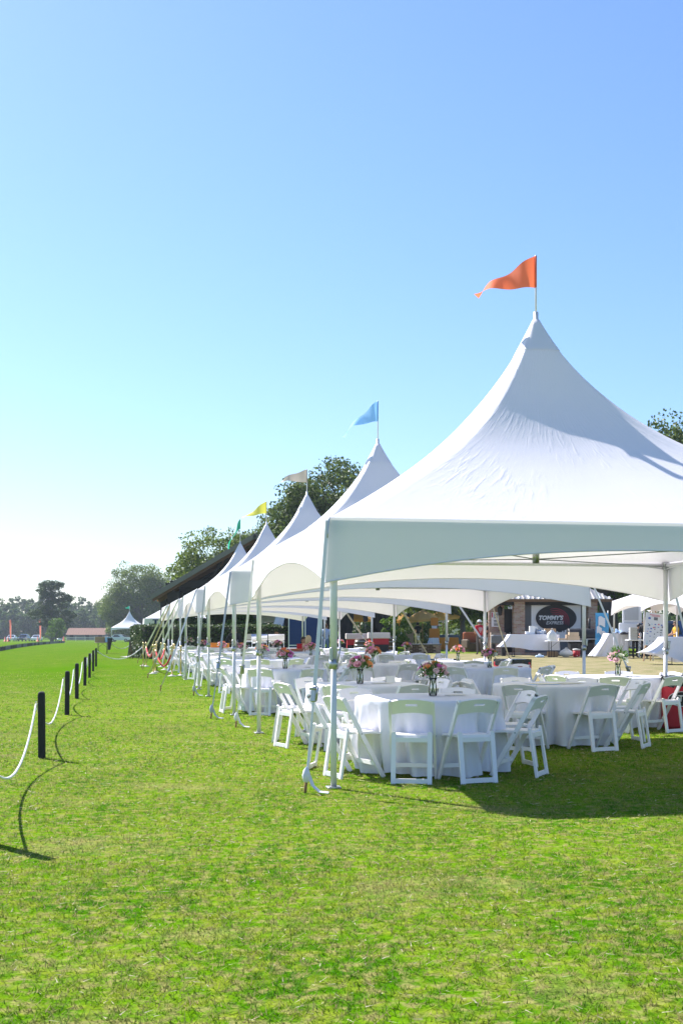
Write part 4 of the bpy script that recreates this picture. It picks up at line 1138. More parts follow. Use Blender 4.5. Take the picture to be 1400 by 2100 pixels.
tree('grey smooth trunk showing above the hedge under the third tent', 'shade_tree', at(521, 75), [((0, 3, 4.2), (2.0, 2.0, 1.2))], 40, 50, 0.7, 0.14, 'leaf_olive', 0.22, 3.6, 'bark_grey', seed=91, nb=4)

# ================================================================== TIMBER PAVILION (dark gable roof behind the tents)
PD = 72.0
pav = thing('timber_pavilion', 'open dark timber pavilion with green gable roof behind the tents', 'pavilion', at(505, PD, 0))
o0 = at(505, PD, 0)
eL = at(306, PD - 1.5).x - o0.x; zl = zpx(1222, PD - 1.5); rx_ = at(526, PD).x - o0.x; zr = zpx(1098, PD)
slope = (zr - zl) / (rx_ - eL); eR = rx_ + (rx_ - eL)
DEP = 15.0
def roofplane(x0, z0, x1, z1, nm):
    n_ = Vector((-(z1 - z0), 0, x1 - x0)).normalized(); n_ = n_ if n_.z > 0 else -n_
    a = [Vector((x0, -1.5, z0)), Vector((x1, -1.5, z1)), Vector((x1, DEP, z1)), Vector((x0, DEP, z0))]
    mb = MB(); mb.add(a + [p - n_ * 0.12 for p in a], [(0, 1, 2, 3), (7, 6, 5, 4), (0, 4, 5, 1), (1, 5, 6, 2), (2, 6, 7, 3), (3, 7, 4, 0)])
    o = mb.build(nm, 'roof_green', pav)
    for k in range(13):
        y = -1.2 + k * (DEP + 1.2) / 12.0
        MB().bar(a[0] + Vector((0, y + 1.5, 0)) + n_ * 0.02, a[1] + Vector((0, y + 1.5, 0)) + n_ * 0.02, 0.05, 0.05).build('standing_seam', 'roof_green', o)
    # soffit boards and rafters
    for k in range(7):
        y = -1.2 + k * 2.5
        MB().bar(a[0] + Vector((0, y + 1.5, 0)) - n_ * 0.26, a[1] + Vector((0, y + 1.5, 0)) - n_ * 0.26, 0.12, 0.26).build('rafter', 'brown_timber' if k < 2 else 'dark_timber', o)
    MB().bar(a[0] + Vector((0, -0.03, 0)) - n_ * 0.14, a[1] + Vector((0, -0.03, 0)) - n_ * 0.14, 0.06, 0.24).build('rake_board', 'roof_green', o)
    return o
ro = roofplane(eL, zl, rx_, zr, 'roof_slope')
roofplane(eR, zl, rx_ + 0.02, zr, 'roof_slope')
MB().bar((eL - 0.08, -1.5, zl - 0.05), (eL - 0.08, DEP, zl - 0.05), 0.16, 0.16).build('gutter', 'roof_green', ro)
for px, w in ((336, 0.35), (350, 0.35), (363, 0.42), (500, 0.4), (585, 0.4)):
    x = at(px, PD + (0 if px != 336 else 3)).x - o0.x
    MB().box((x, 0.0 if px != 336 else 3.0, 1.9), (w, w, 3.9)).build('post', 'dark_timber', pav)
MB().bar((at(350, PD).x - o0.x, 0, zpx(1198, PD)), (at(590, PD).x - o0.x, 0, zpx(1198, PD)), 0.3, 0.42).build('beam', 'dark_timber', pav)
MB().bar((at(366, PD).x - o0.x, 0.4, zpx(1210, PD)), (at(590, PD).x - o0.x, 0.4, zpx(1210, PD)), 0.25, 0.34).build('beam', 'dark_timber', pav)
MB().bar((at(345, PD).x - o0.x, 0, zpx(1204, PD)), (at(345, PD).x - o0.x, DEP, zpx(1204, PD)), 0.3, 0.5).build('beam', 'dark_timber', pav)
for k in range(3):
    MB().bar((at(430 + k * 14, PD).x - o0.x, 0.2, zpx(1200, PD)), (at(452 + k * 14, PD).x - o0.x, 0.2, zpx(1150 - 6 * k, PD)), 0.16, 0.2).build('strut', 'dark_timber', pav)
MB().box((at(430, PD).x - o0.x, DEP - 1, 1.6), (at(480, PD).x - at(360, PD).x, 0.3, 3.1)).build('back_wall', 'dark_timber', pav)
lamp = thing('hanging_light', 'orange hanging light at the pavilion corner post', 'lamp', at(329, PD + 3, zpx(1222, PD)))
MB().lathe([(0.0, 0.25), (0.12, 0.2), (0.2, 0.0), (0.2, -0.25), (0.0, -0.28)], 10).build('shade', 'orange', lamp)
MB().tube([(0, 0, .2), (0, 0, .75)], 0.02, 6).build('cord', 'black', lamp)

# ------------------------------------------------------------------ more white tents far off
c = at(266, 203); tent('small far white tent with a green pennant beyond the folding table', c, ROW, 6.1, 6.1, detail=False, nseg=10, gzfun=True, drop=(0.2, 0.45))
fl = thing('pennant_flag', 'tiny green pennant on the far white tent', 'flag', c + Vector((0, 0, PEAK)), 0, 'pennants on the tent peaks')
MB().tube([(0, 0, -.1), (0, 0, 0.9)], 0.03, 6).build('pole', 'aluminium', fl)
MB().grid(lambda u, v: Vector((-0.9 * u, 0.3 * u, 0.85 - 0.55 * v * (1 - u) - 0.25 * u + 0.05 * math.sin(7 * u))), 10, 4).build('cloth', 'flag_green', fl)
c = at(374, 101)
c2 = ra(0, 0); II = tent('white tent with navy letters on its valance behind the hedge', c, ROW, 6.4, 6.1, detail=False, nseg=14, drop=(0.50, 0.62))
for k, px in enumerate((307, 320)):
    x = (at(px, 98).x - c.x) / math.cos(ROW); y = -6.1 / 2 - 0.06
    lt = MB().box((x, y, EAVE - 0.30), (0.17 if k == 0 else 0.24, 0.02, 0.30))
    for z in (EAVE - 0.12, EAVE - 0.47): lt.box((x, y - 0.001, z), (0.46 if k == 0 else 0.34, 0.022, 0.09))
    lt.build('lettering', 'navy', II)
# white tents among the stalls
c = at(735, 90); tent('white tent with sharp folds behind the orange umbrella', c, R(20), 5.0, 5.0, detail=False, nseg=10, zE=2.5, zP=4.4)
c = at(600, 84); tent('white tent roof behind the hedge under the third tent', c, R(5), 6.0, 5.0, detail=False, nseg=10, zE=2.3, zP=3.4)

# tent over the stall at the right
N_ = at(1337, 47); ang = R(17)
cU = Vector((-math.sin(ang), math.cos(ang), 0)); cV = Vector((math.cos(ang), math.sin(ang), 0))
c = N_ + cU * 1.55 + cV * 1.55; c.z = gz(c.x, c.y)
rt = tent('small white stall tent with arched side behind the sponsor board', c, ang, 3.1, 3.1, zE=2.42, zP=3.55, drop=(0.22, 0.62), detail=False, nseg=12)
N2 = at(1408, 44); c = N2 + cU * 1.55 + cV * 1.55; c.z = gz(c.x, c.y)
tent('white stall tent cut by the right edge of the picture', c, ang, 3.1, 3.1, zE=2.42, zP=3.5, drop=(0.22, 0.5), detail=False, nseg=12)
po = thing('poster', 'small picture poster hung at the stall tent corner', 'poster', at(1327, 46.8, zpx(1241, 46.8)), R(10))
MB().box((0, 0, 0), (0.24, 0.01, 0.38)).build('print', 'light_grey', po); MB().box((0.0, -0.008, -0.15), (0.236, 0.006, 0.08)).build('lower_band', 'leaf_olive', po); MB().box((-0.01, -0.008, 0.03), (0.12, 0.006, 0.18)).build('figure_shape', 'brown_timber', po)

# ================================================================== BRICK BUILDING with banner
BD = 58.0
def bx(px): return at(px, BD).x
bz = gz(at(1130, BD).x, BD)
bo = Vector((bx(1130), BD, bz))
bld = thing('brick_building', 'brick kitchen building with metal roof behind the food tables', 'building', bo)
Xb = lambda px: bx(px) - bo.x
Zb = lambda py: zpx(py, BD) - bz
MB().box(((Xb(1075) + Xb(1215)) / 2, 0.5, 1.35), (Xb(1215) - Xb(1075), 0.2, 2.7)).build('wall', 'grey_panel', bld)
for px, w in ((1064, 22), (1214, 18)):
    MB().box((Xb(px), 0.25, 1.3), (w / F_PX * BD, 0.7, 2.62)).build('brick_pillar', 'brick_wall', bld)
MB().box((Xb(1022), 1.0, 1.3), (0.75, 0.3, 2.6)).build('wall', 'brick_wall', bld)
MB().box((Xb(1023), 0.5, 0.55), (0.72, 0.4, 1.12)).build('low_wall', 'brick_wall', bld)
dr = MB().box((Xb(1046), 0.9, 1.15), (0.42, 0.06, 2.2)).build('door', 'black', bld)
MB().bbox((Xb(1050), 0.85, 1.05), (0.03, 0.05, 0.12), 0.006).build('handle', 'steel', dr)
MB().box((Xb(1120), 0.1, Zb(1236)), (Xb(1232) - Xb(1006), 0.22, 0.24)).build('eave_beam', 'dark_timber', bld)
MB().box((Xb(1120), 0.4, 0.06), (Xb(1232) - Xb(1006), 1.1, 0.12)).build('plinth', 'brick_wall', bld)
x0, x1 = Xb(1004), Xb(1250); y0, y1 = -0.5, 6.0; ze = Zb(1229); zt = Zb(1170)
rf = MB(); rf.add([(x0, y0, ze), (x1, y0, ze), (x1, y1, ze), (x0, y1, ze), (x0 + 2.0, 2.75, zt), (x1 - 2.0, 2.75, zt)], [(0, 1, 5, 4), (1, 2, 5), (2, 3, 4, 5), (3, 0, 4)])
rfo = rf.build('roof', 'roof_metal', bld)
nrib = 24
for k in range(nrib):
    f = (k + 0.5) / nrib; xa = x0 + (x1 - x0) * f
    top_f = min(1.0, min(xa - x0, x1 - xa) / 2.0)
    q = Vector((xa, y0 + (2.75 - y0) * top_f, ze + (zt - ze) * top_f))
    MB().bar((xa, y0 - 0.02, ze + 0.02), q + Vector((0, 0, 0.02)), 0.07, 0.05).build('roof_rib', 'white_paint' if k % 2 else 'roof_metal', rfo)
for k in range(9):
    f = (k + 0.5) / 9; ya = y0 + (y1 - y0) * f; tf = min(1, min(ya - y0, y1 - ya) / 3.25)
    MB().bar((x0 - 0.02, ya, ze + 0.02), (x0 + 2.0 * tf, ya, ze + (zt - ze) * tf + 0.02), 0.07, 0.05).build('roof_rib', 'white_paint', rfo)
MB().box(((x0 + x1) / 2, y0 + 0.03, ze - 0.07), (x1 - x0, 0.05, 0.13)).build('fascia', 'brown_timber', bld)
# wall lantern and notice
ln = thing('wall_lantern', 'black lantern hanging beside the building door', 'lamp', Vector((bx(1028), BD + 0.6, zpx(1254, BD))))
MB().lathe([(0.0, 0.3), (0.14, 0.16), (0.13, 0.14), (0.09, -0.14), (0.10, -0.17), (0.0, -0.2)], 8).build('lantern_body', 'black', ln); MB().tube([(0, 0, .28), (0, 0.1, .42), (0, 0.28, .42)], 0.02, 6).build('bracket', 'black', ln)
nt_ = thing('notice_board', 'white notice with red margin on the brick wall', 'notice', Vector((bx(1019), BD + 0.835, zpx(1270, BD))))
MB().box((0, 0, 0), (0.36, 0.02, 0.72)).build('sheet', 'banner_white', nt_); MB().box((-0.14, -0.014, 0.22), (0.05, 0.006, 0.24)).build('red_mark', 'banner_red', nt_)
for k, (w, z) in enumerate(((.20, .26), (.22, .17), (.2, .08), (.22, -.05), (.2, -.12), (.22, -.22), (.2, -.28))):
    MB().box((0.04, -0.014, z), (w, 0.006, 0.045)).build('print_line', 'grey_panel', nt_)
# banner
bn = thing('sponsor_banner', 'white banner with black oval and red swooshes on the brick building', 'banner', Vector((bx(1142), BD + 0.36, zpx(1276, BD))))
bw, bh = 102 / F_PX * BD, 72 / F_PX * BD
MB().grid(lambda u, v: Vector(((u - .5) * bw, 0.012 * math.sin(u * 9) * math.sin(v * 3), (v - .5) * bh)), 20, 12).build('sheet', 'banner_white', bn)
oc = Vector((0.0, -0.03, 0.20)); oa, ob = 42 / F_PX * BD, 27.5 / F_PX * BD
ov = MB(); ov.add([(oc.x + oa * math.cos(2 * math.pi * k / 48), oc.y, oc.z + ob * math.sin(2 * math.pi * k / 48)) for k in range(48)], [tuple(range(48))]); ovo = ov.build('oval', 'black', bn)
for k in range(4):
    sw = MB(); s0 = 0.70 - 0.095 * k
    def fn(u, v, k=k, s0=s0):
        a = R(112 - 128 * u); w = 0.008 + 0.026 * math.sin(math.pi * min(1, u * 0.9 + 0.08)) * (0.6 + 0.4 * u)
        r_ = s0 + (v - 0.5) * w * 0.95
        return Vector((oc.x - 0.18 + r_ * oa * 0.98 * math.cos(a) + 0.12, oc.y - 0.012 - k * 0.002, oc.z - 0.18 + r_ * ob * 1.42 * math.sin(a)))
    sw.grid(fn, 24, 2); sw.build('swoosh', 'banner_red', ovo)
text_mesh('lettering', "TOMMY'S", 0.285, 'banner_white', ovo, (oc.x - 0.28, oc.y - 0.03, oc.z + 0.005), shear=0.22, bold=0.012, sx=0.98)
text_mesh('lettering', 'EXPRESS', 0.225, 'banner_white', ovo, (oc.x - 0.08, oc.y - 0.03, oc.z - 0.235), shear=0.22, bold=0.0, sx=1.0)
MB().box((oc.x - 0.1, oc.y + 0.006, oc.z - 0.62), (1.1, 0.006, 0.30)).build('plate', 'banner_white', bn)
text_mesh('lettering', 'WASH', 0.235, 'black', bn, (oc.x + 0.06, oc.y - 0.01, oc.z - 0.605), shear=0.15, bold=0.012)

# ================================================================== FURNITURE OF THE STALLS
def folding_table(label, loc, rz, L, W_, H, cloth=None, name='folding_table', cat='table', top='white_paint'):
    t = thing(name, label, cat, loc, rz)
    MB().bbox((0, 0, H - 0.02), (L, W_, 0.04), 0.012).build('table_top', top, t)
    for sx_ in (-1, 1):
        x = sx_ * (L / 2 - 0.2)
        for sy_ in (-1, 1): MB().tube([(x, sy_ * (W_ / 2 - 0.08), 0), (x, sy_ * (W_ / 2 - 0.08), H - 0.04)], 0.014, 8).build('leg', 'black', t)
        MB().tube([(x, -W_ / 2 + 0.02, 0.015), (x, W_ / 2 - 0.02, 0.015)], 0.014, 8).build('foot_bar', 'black', t)
        MB().tube([(x, 0, 0.4), (x - sx_ * 0.35, 0, H - 0.05)], 0.008, 6).build('brace', 'black', t)
    return t
def draped(label, loc, rz, L, W_, H, blow, name='draped_table', low=0.05, seed=0):
    """rectangular table whose cloth the wind lifts towards blow (x, y, lift)"""
    t = folding_table(label, loc, rz, L, W_, H - 0.02, name=name)
    r_ = random.Random(seed); ph = r_.uniform(0, 6)
    n_ = 72; rows = [0, 0.02, 0.15, 0.3, 0.45, 0.6, 0.75, 0.88, 1.0]
    def rim(a):
        k = a * 4; i = int(k) % 4; f = k - int(k); X, Y = L / 2 + .012, W_ / 2 + .012
        return [Vector((-X + 2 * X * f, -Y, 0)), Vector((X, -Y + 2 * Y * f, 0)), Vector((X - 2 * X * f, Y, 0)), Vector((-X, Y - 2 * Y * f, 0))][i]
    vs = []
    for q in rows:
        for j in range(n_):
            a = j / n_; p = rim(a); o = p.normalized()
            bl = Vector((blow[0], blow[1], 0)); side = max(0.0, o.dot(bl.normalized())) if bl.length > 0 else 0
            w = math.sin(j * 1.45 + ph) * 0.06 + math.sin(j * 0.6 + ph * 2) * 0.05
            pp = p + o * (0.02 + w) * q + bl * (0.15 + 0.85 * side) * q
            pp.z = H - (H - low) * q + blow[2] * side * q * q
            vs.append(pp)
    mb = MB(); mb.add(vs, [(i * n_ + j, (i + 1) * n_ + j, (i + 1) * n_ + (j + 1) % n_, i * n_ + (j + 1) % n_) for i in range(len(rows) - 1) for j in range(n_)] + [tuple(range(n_))], True)
    mb.build('tablecloth', 'cloth', t)
    return t
def carton(label, loc, size, mat='cardboard', rz=0.0, group='cartons on the food tables'):
    t = thing('carton', label, 'box', loc, rz, group)
    MB().bbox((0, 0, size[2] / 2), size, 0.006).build('body', mat, t)
    MB().box((0, 0, size[2] + 0.001), (size[0] * 0.98, 0.04, 0.002)).build('tape', 'cardboard_pale', t)
    return t
FD = 54.0
g = at(1092, FD); t1 = draped('food table under a white cloth lifted by the wind before the brick building', g, R(4), 2.2, 0.7, 1.02, (-0.42, 0.0, 0.16), low=0.30, seed=3)
g2 = at(1158, FD - 0.8); t2 = folding_table('bare folding table carrying cartons beside the clothed food table', g2, R(2), 1.75, 0.7, 0.74)
def on(px, d, z): return at(px, d, z)
zt1, zt2 = g.z + 1.03, g2.z + 0.745
carton('small white box stacked on the cloth by the dark post', on(1080, FD, zt1), (0.16, 0.2, 0.12), 'paper'); carton('tall white box on the white food table', on(1090, FD, zt1), (0.24, 0.22, 0.36), 'paper'); carton('white box leaning behind the tall white box', on(1096, FD + 0.2, zt1), (0.2, 0.2, 0.33), 'paper')
carton('brown carton on the clothed food table', on(1127, FD + 0.1, zt1), (0.48, 0.3, 0.25), 'cardboard')
for i, (px, w, mt) in enumerate(((1102, 0.1, 'steel'), (1107, 0.08, 'chrome'), (1112, 0.08, 'white_paint'), (1117, 0.07, 'steel'))):
    t = thing('jar', ['steel pot on the white food table', 'shiny jar beside the steel pot', 'white jug between two shiny jars', 'small metal jar beside the brown carton'][i], 'jar', on(px, FD, zt1), 0, 'pots on the food table')
    MB().lathe([(0.0, 0.0), (w, 0.0), (w * 1.05, 0.12), (w * 0.8, 0.18), (0.0, 0.185)], 12).build('body', mt, t); MB().lathe([(0.03, 0.184), (0.025, 0.21), (0.0, 0.215)], 8).build('lid_knob', 'black', t)
carton('pale carton on the bare folding table, topmost', on(1175, FD - 0.9, zt2 + 0.2), (0.42, 0.34, 0.17), 'cardboard_pale')
carton('wide pale carton under another on the bare folding table', on(1174, FD - 0.9, zt2), (0.52, 0.36, 0.195), 'cardboard_pale')
carton('small upright carton at the middle of the bare folding table', on(1163, FD - 0.9, zt2), (0.16, 0.2, 0.26), 'cardboard_pale')
carton('flat stack of pale trays on the bare folding table', on(1152, FD - 0.9, zt2), (0.34, 0.26, 0.10), 'cardboard_pale')
t = thing('plastic_bag', 'white plastic shopping bag standing on the bare table end', 'bag', on(1131, FD - 1.0, zt2), 0)
def bagf(u, v):
    a = 2 * math.pi * u; r_ = 0.17 * (0.75 + 0.5 * math.sin(math.pi * min(1, v * 0.9 + 0.15))) * (1 + 0.1 * math.sin(5 * a) + 0.06 * math.sin(11 * a + v * 4))
    if v > 0.75: r_ *= 1 - (v - 0.75) * 2.6
    return Vector((r_ * math.cos(a), 0.7 * r_ * math.sin(a), v * 0.46))
MB().grid(bagf, 30, 10, closed=True).build('body', 'paper', t); MB().tube(catenary((-0.06, 0, .42), (0.06, 0, .42), -0.12, 8), 0.012, 6).build('handle', 'paper', t)
t = thing('rubbish_bag', 'white filled bag on the ground under the carton table', 'bag', at(1160, FD - 0.3))
MB().grid(lambda u, v: Vector((0.30 * math.cos(2 * math.pi * u) * math.sin(math.pi * (0.1 + 0.85 * v)) * (1 + .12 * math.sin(9 * u * 6.28 + 3 * v)), 0.24 * math.sin(2 * math.pi * u) * math.sin(math.pi * (0.1 + 0.85 * v)), 0.36 * v + 0.05 * math.sin(6.28 * 2 * u) * v)), 28, 10, closed=True).build('body', 'paper', t)
MB().lathe([(0.05, 0.33), (0.02, 0.38), (0.06, 0.43)], 10).build('tied_neck', 'paper', t)
t = thing('drink_cooler', 'red drink cooler with white lid under the carton table', 'cooler', at(1181, FD - 0.2))
MB().lathe([(0.0, 0), (0.13, 0.0), (0.155, 0.04), (0.16, 0.30), (0.0, 0.31)], 18).build('body', 'red', t); MB().lathe([(0.0, 0.305), (0.17, 0.305), (0.17, 0.36), (0.0, 0.38)], 18).build('lid', 'white_paint', t); MB().bbox((0, -0.165, 0.06), (0.04, 0.05, 0.05), 0.01).build('tap', 'white_paint', t)
carton('brown carton on the ground under the clothed food table', at(1132, FD + 0.1), (0.42, 0.4, 0.24), 'cardboard')
t = thing('tray', 'pale blue wrapped tray lying on the grass before the table', 'tray', at(1106, FD - 1.3)); MB().bbox((0, 0, 0.05), (0.36, 0.26, 0.1), 0.03).build('tray_body', 'paper_blue', t); MB().lathe([(0.09, 0.1), (0.05, 0.16), (0.0, 0.17)], 10).build('bundle', 'paper', t)
# smoker grill
t = thing('smoker_grill', 'big black smoker grill before the banner', 'grill', at(1190, FD + 1.3), R(3))
MB().lathe([(0.0, -0.62), (0.30, -0.62), (0.34, -0.58), (0.34, 0.58), (0.30, 0.62), (0.0, 0.62)], 18, smooth=False).build('barrel', 'black', t)
t2_ = [o for o in children(t)][0]; t2_.rotation_euler = (0, R(90), 0); t2_.location = (0, 0, 0.95)
for sx_ in (-1, 1):
    for sy_ in (-1, 1): MB().bar((sx_ * 0.5, sy_ * 0.22, 0), (sx_ * 0.5, sy_ * 0.22, 0.75), 0.05, 0.05).build('leg', 'black', t)
MB().tube([(0.4, 0, 1.2), (0.4, 0, 1.75)], 0.05, 10).build('chimney', 'black', t); MB().box((0, -0.42, 0.80), (1.2, 0.2, 0.03)).build('shelf', 'light_grey', t); MB().box((0, 0, 0.35), (1.1, 0.5, 0.55)).build('firebox', 'black', t)
t = thing('barbecue', 'grey boxy barbecue on dark legs by the brick wall', 'grill', at(1021, FD + 2.2), 0)
MB().bbox((0, 0, 0.78), (0.68, 0.5, 0.42), 0.05).build('hood', 'grey_panel', t)
for sx_ in (-1, 1): MB().box((sx_ * 0.24, 0, 0.28), (0.16, 0.4, 0.57)).build('leg', 'black', t)

# blown cocktail tables, easel board, display board
g = at(1262, 52); draped('tall table whose white cloth the wind blows sideways, left of the sponsor board', g, R(8), 0.85, 0.7, 1.06, (-0.70, 0.0, 0.05), low=0.04, seed=8)
t = thing('gift_bag', 'pale blue bag lying on the wind-blown table', 'bag', at(1266, 52, g.z + 1.07)); MB().grid(lambda u, v: Vector(((u - .5) * 0.62, 0.16 * math.sin(v * 3.1) - 0.1, 0.20 * math.sin(math.pi * (0.05 + .9 * v)) * (0.6 + .4 * math.sin(3 * u + 1)) + 0.02 * math.sin(19 * u))), 18, 8).build('body', 'paper_blue', t); MB().tube(catenary((-0.3, 0, .1), (-0.12, 0, .14), -0.14, 8), 0.012, 6).build('handle', 'paper', t)
t = thing('dark_cloth', 'black cloth draped on the wind-blown table top', 'cloth', at(1281, 51.6, g.z + 1.07)); MB().grid(lambda u, v: Vector(((u - .5) * 0.5, (v - .5) * 0.3 - 0.05, 0.05 * math.sin(5 * u) * math.sin(4 * v) + 0.02 - (0.25 * max(0, .3 - v)))), 12, 8).build('folds', 'black', t)
g = at(1400, 42); draped('clothed table at the right edge, its white cloth blown towards the easel', g, R(8), 1.5, 0.75, 0.96, (-0.85, -0.1, 0.40), low=0.06, seed=12)
es = thing('easel', 'wooden easel holding the sponsor board', 'easel', at(1338, 46.5), R(-4))
for a, b in (((-0.42, -0.25, 0), (-0.10, 0.05, 1.95)), ((0.42, -0.25, 0), (0.10, 0.05, 1.95)), ((0, 0.6, 0), (0, 0.08, 1.9))): MB().bar(a, b, 0.04, 0.03).build('leg', 'light_timber', es)
MB().bar((-0.34, -0.22, 0.56), (0.34, -0.22, 0.56), 0.07, 0.03).build('ledge', 'light_timber', es)
sb = thing('sponsor_board', 'tall white sponsor board covered in small logos on an easel', 'board', at(1338, 46.25, gz(at(1338, 46).x, 46) + 0.58), R(-4))
sb.rotation_euler = (R(-9), R(6.5), R(-4))
bw_, bh_ = 40 / F_PX * 46.3, 69 / F_PX * 46.3
MB().box((0, 0, bh_ / 2), (bw_, 0.02, bh_)).build('panel', 'banner_white', sb)
r_ = random.Random(5)
spots = [(-.30, .83, .12, .06, 'logo_blue'), (0.02, .83, .20, .09, 'logo_grey'), (-.05, .94, .5, .018, 'logo_rose'), (0.02, .905, .44, .018, 'logo_rose'), (-.28, .62, .08, .05, 'logo_grey'), (.38, .60, .07, .05, 'logo_grey'), (-.02, .56, .14, .035, 'logo_rose')]
for j in range(9):
    for i in range(5):
        y_ = 0.06 + j * 0.075
        if y_ > 0.7 or r_.random() < 0.28: continue
        spots.append(((i - 2) * 0.17 + r_.uniform(-.03, .03), y_ + r_.uniform(-.01, .01), r_.uniform(.04, .10), r_.uniform(.015, .04), r_.choice(['logo_grey', 'logo_grey', 'logo_rose', 'logo_blue', 'logo_teal'])))
for x, y_, w, h, mt in spots: MB().box((x * bw_, -0.0125, y_ * bh_), (w * bw_, 0.004, h * bh_)).build('printed_logo', mt, sb)
ds = thing('display_stand', 'white display stand with a grey screen under the stall tent', 'display', at(1291, 52.5), R(4))
MB().bbox((0, 0, 1.0), (1.0, 0.12, 1.05), 0.03).build('lower_panel', 'banner_white', ds); MB().bbox((0.1, 0.05, 1.95), (0.85, 0.10, 0.85), 0.02).build('upper_panel', 'banner_white', ds); MB().box((0.06, -0.01, 1.95), (0.62, 0.03, 0.60)).build('screen', 'light_grey', ds)
for s_ in (-.4, .4): MB().box((s_, 0, 0.24), (0.06, 0.1, 0.48)).build('leg', 'steel', ds)
g = at(1308, 50.5); folding_table('narrow table where the person in black works', g, R(4), 1.0, 0.6, 0.80)
for k in range(4): carton(['lowest', 'second', 'third', 'topmost'][k] + ' white box of the stack beside the person in black', at(1297, 50.4, g.z + 0.801 + k * 0.13), (0.30, 0.3, 0.125), 'light_grey', group='box stack under the stall tent')
bf = thing('tall_banner', 'blue and white picture banner standing beside the brick building', 'banner', at(1232, 55), R(8))
MB().grid(lambda u, v: Vector(((u - .5) * 0.62 + 0.05 * math.sin(3 * v), 0.04 * math.sin(4 * v + u), 0.55 + v * 1.45)), 8, 14).build('print', 'banner_blue', bf); MB().tube([(0.33, 0.03, 0), (0.33, 0.03, 2.1)], 0.015, 6).build('pole', 'steel', bf)
for a, b, c_ in ((0.0, 1.6, .16), (-0.12, 1.2, .12), (0.12, 0.95, .14)): MB().grid(lambda u, v: Vector((a + (u - .5) * c_ * 2, -0.06, b + (v - .5) * c_ * 2.6 + 0.05 * math.sin(5 * u))), 6, 6).build('print_patch', 'banner_white', bf)

# umbrellas, kiosk, sofa, counters
def umbrella(label, px, d, r, ztop, tilt=0):
    p = at(px, d); t = thing('market_umbrella', label, 'umbrella', p, R(px % 40), 'orange market umbrellas')
    n_ = 8; vs = [Vector((0, 0, ztop))]
    for q in (0.5, 1.0):
        for k in range(n_): a = 2 * math.pi * k / n_; vs.append(Vector((r * q * math.cos(a), r * q * math.sin(a), ztop - 0.62 * q ** 1.15 + tilt * math.cos(a) * q)))
    for k in range(n_):
        a, b = 1 + k, 1 + (k + 1) % n_; c_, d_ = 9 + k, 9 + (k + 1) % n_
        MB().add([vs[0], vs[a], vs[b], vs[c_], vs[d_], vs[d_] - Vector((0, 0, .16)), vs[c_] - Vector((0, 0, .16))], [(0, 1, 2), (1, 3, 4, 2), (3, 6, 5, 4)]).build('canopy_panel', 'umbrella_orange', t)
        MB().tube([vs[0] - Vector((0, 0, .06)), vs[c_] - Vector((0, 0, .03))], 0.012, 5).build('rib', 'light_timber', t)
    MB().tube([(0, 0, 0), (0, 0, ztop + 0.08)], 0.025, 8).build('pole', 'light_timber', t)
    MB().lathe([(0.0, 0), (0.28, 0), (0.28, 0.06), (0.05, 0.1), (0.0, 0.1)], 12).build('base', 'black', t)
umbrella('orange market umbrella beside the black loudspeaker', 738, 86, 1.1, 2.62)
umbrella('orange market umbrella behind the oak trunk', 818, 86, 1.1, 2.55)
umbrella('deep orange umbrella half hidden by leaves', 866, 80, 1.2, 2.6, 0.1)
umbrella('orange umbrella showing under foliage near the second tent leg', 908, 84, 1.2, 2.75, 0.1)
ps = thing('loudspeaker', 'black loudspeaker on a pole beside the orange umbrella', 'speaker', at(749, 66)); MB().bbox((0, 0, 1.95), (0.26, 0.26, 0.46), 0.03).build('cabinet', 'black', ps); MB().tube([(0, 0, .3), (0, 0, 1.75)], 0.018, 6).build('pole', 'black', ps)
for k in range(3): MB().tube([(0, 0, .5), (0.35 * math.cos(k * 2.1), 0.35 * math.sin(k * 2.1), 0)], 0.012, 6).build('leg', 'black', ps)
def counter(label, px, d, L, H, mtop, mside, band=None, name='serving_counter'):
    p = at(px, d); t = thing(name, label, 'counter', p, R(3)); MB().box((0, 0, H * 0.5), (L, 0.7, H - 0.05)).build('front', mside, t); MB().bbox((0, -0.03, H), (L + 0.12, 0.86, 0.30), 0.02).build('top', mtop, t)
    if band: MB().box((0, -0.36, H * 0.28), (L * 0.98, 0.02, H * 0.5)).build('skirt', band, t)
    return t
counter('white-topped serving counter with red skirt behind the second tent', 732, 64, 1.1, 0.98, 'pink_stall', 'red', 'black')
counter('short white-topped counter with red skirt right of the oak trunk', 776, 62, 1.0, 0.98, 'pink_stall', 'red', 'black')
def barrel(label, px, d):
    t = thing('barrel', label, 'barrel', at(px, d), 0, 'wooden barrels by the counters')
    MB().lathe([(0.0, 0), (0.24, 0), (0.30, 0.25), (0.31, 0.45), (0.30, 0.65), (0.24, 0.9), (0.0, 0.9)], 16).build('staves', 'barrel_wood', t)
    for z, r_ in ((0.12, .275), (0.32, .308), (0.58, .308), (0.78, .275)): MB().lathe([(r_, z - .02), (r_ + .006, z), (r_, z + .02)], 16).build('hoop', 'steel', t)
barrel('dark barrel before the red counter', 738, 61); barrel('dark barrel right of the great oak trunk', 800, 66)
lw = thing('brick_planter', 'low dark brick planter wall behind the second tent', 'wall', at(866, 63), 0)
L = 74 / F_PX * 63; MB().box((0, 0, 0.2), (L - .02, 0.5, 0.42)).build('core', 'brick_wall', lw)
for r2_ in range(5):
    k = 0; x = -L / 2 + (0.13 if r2_ % 2 else 0.0)
    while x < L / 2 - 0.25:
        MB().box((x + 0.125, -0.26, 0.045 + r2_ * 0.085), (0.238, 0.03, 0.075)).build('brick', 'barrel_wood' if (k * 7 + r2_ * 3) % 3 else 'brick_wall', lw); x += 0.25; k += 1
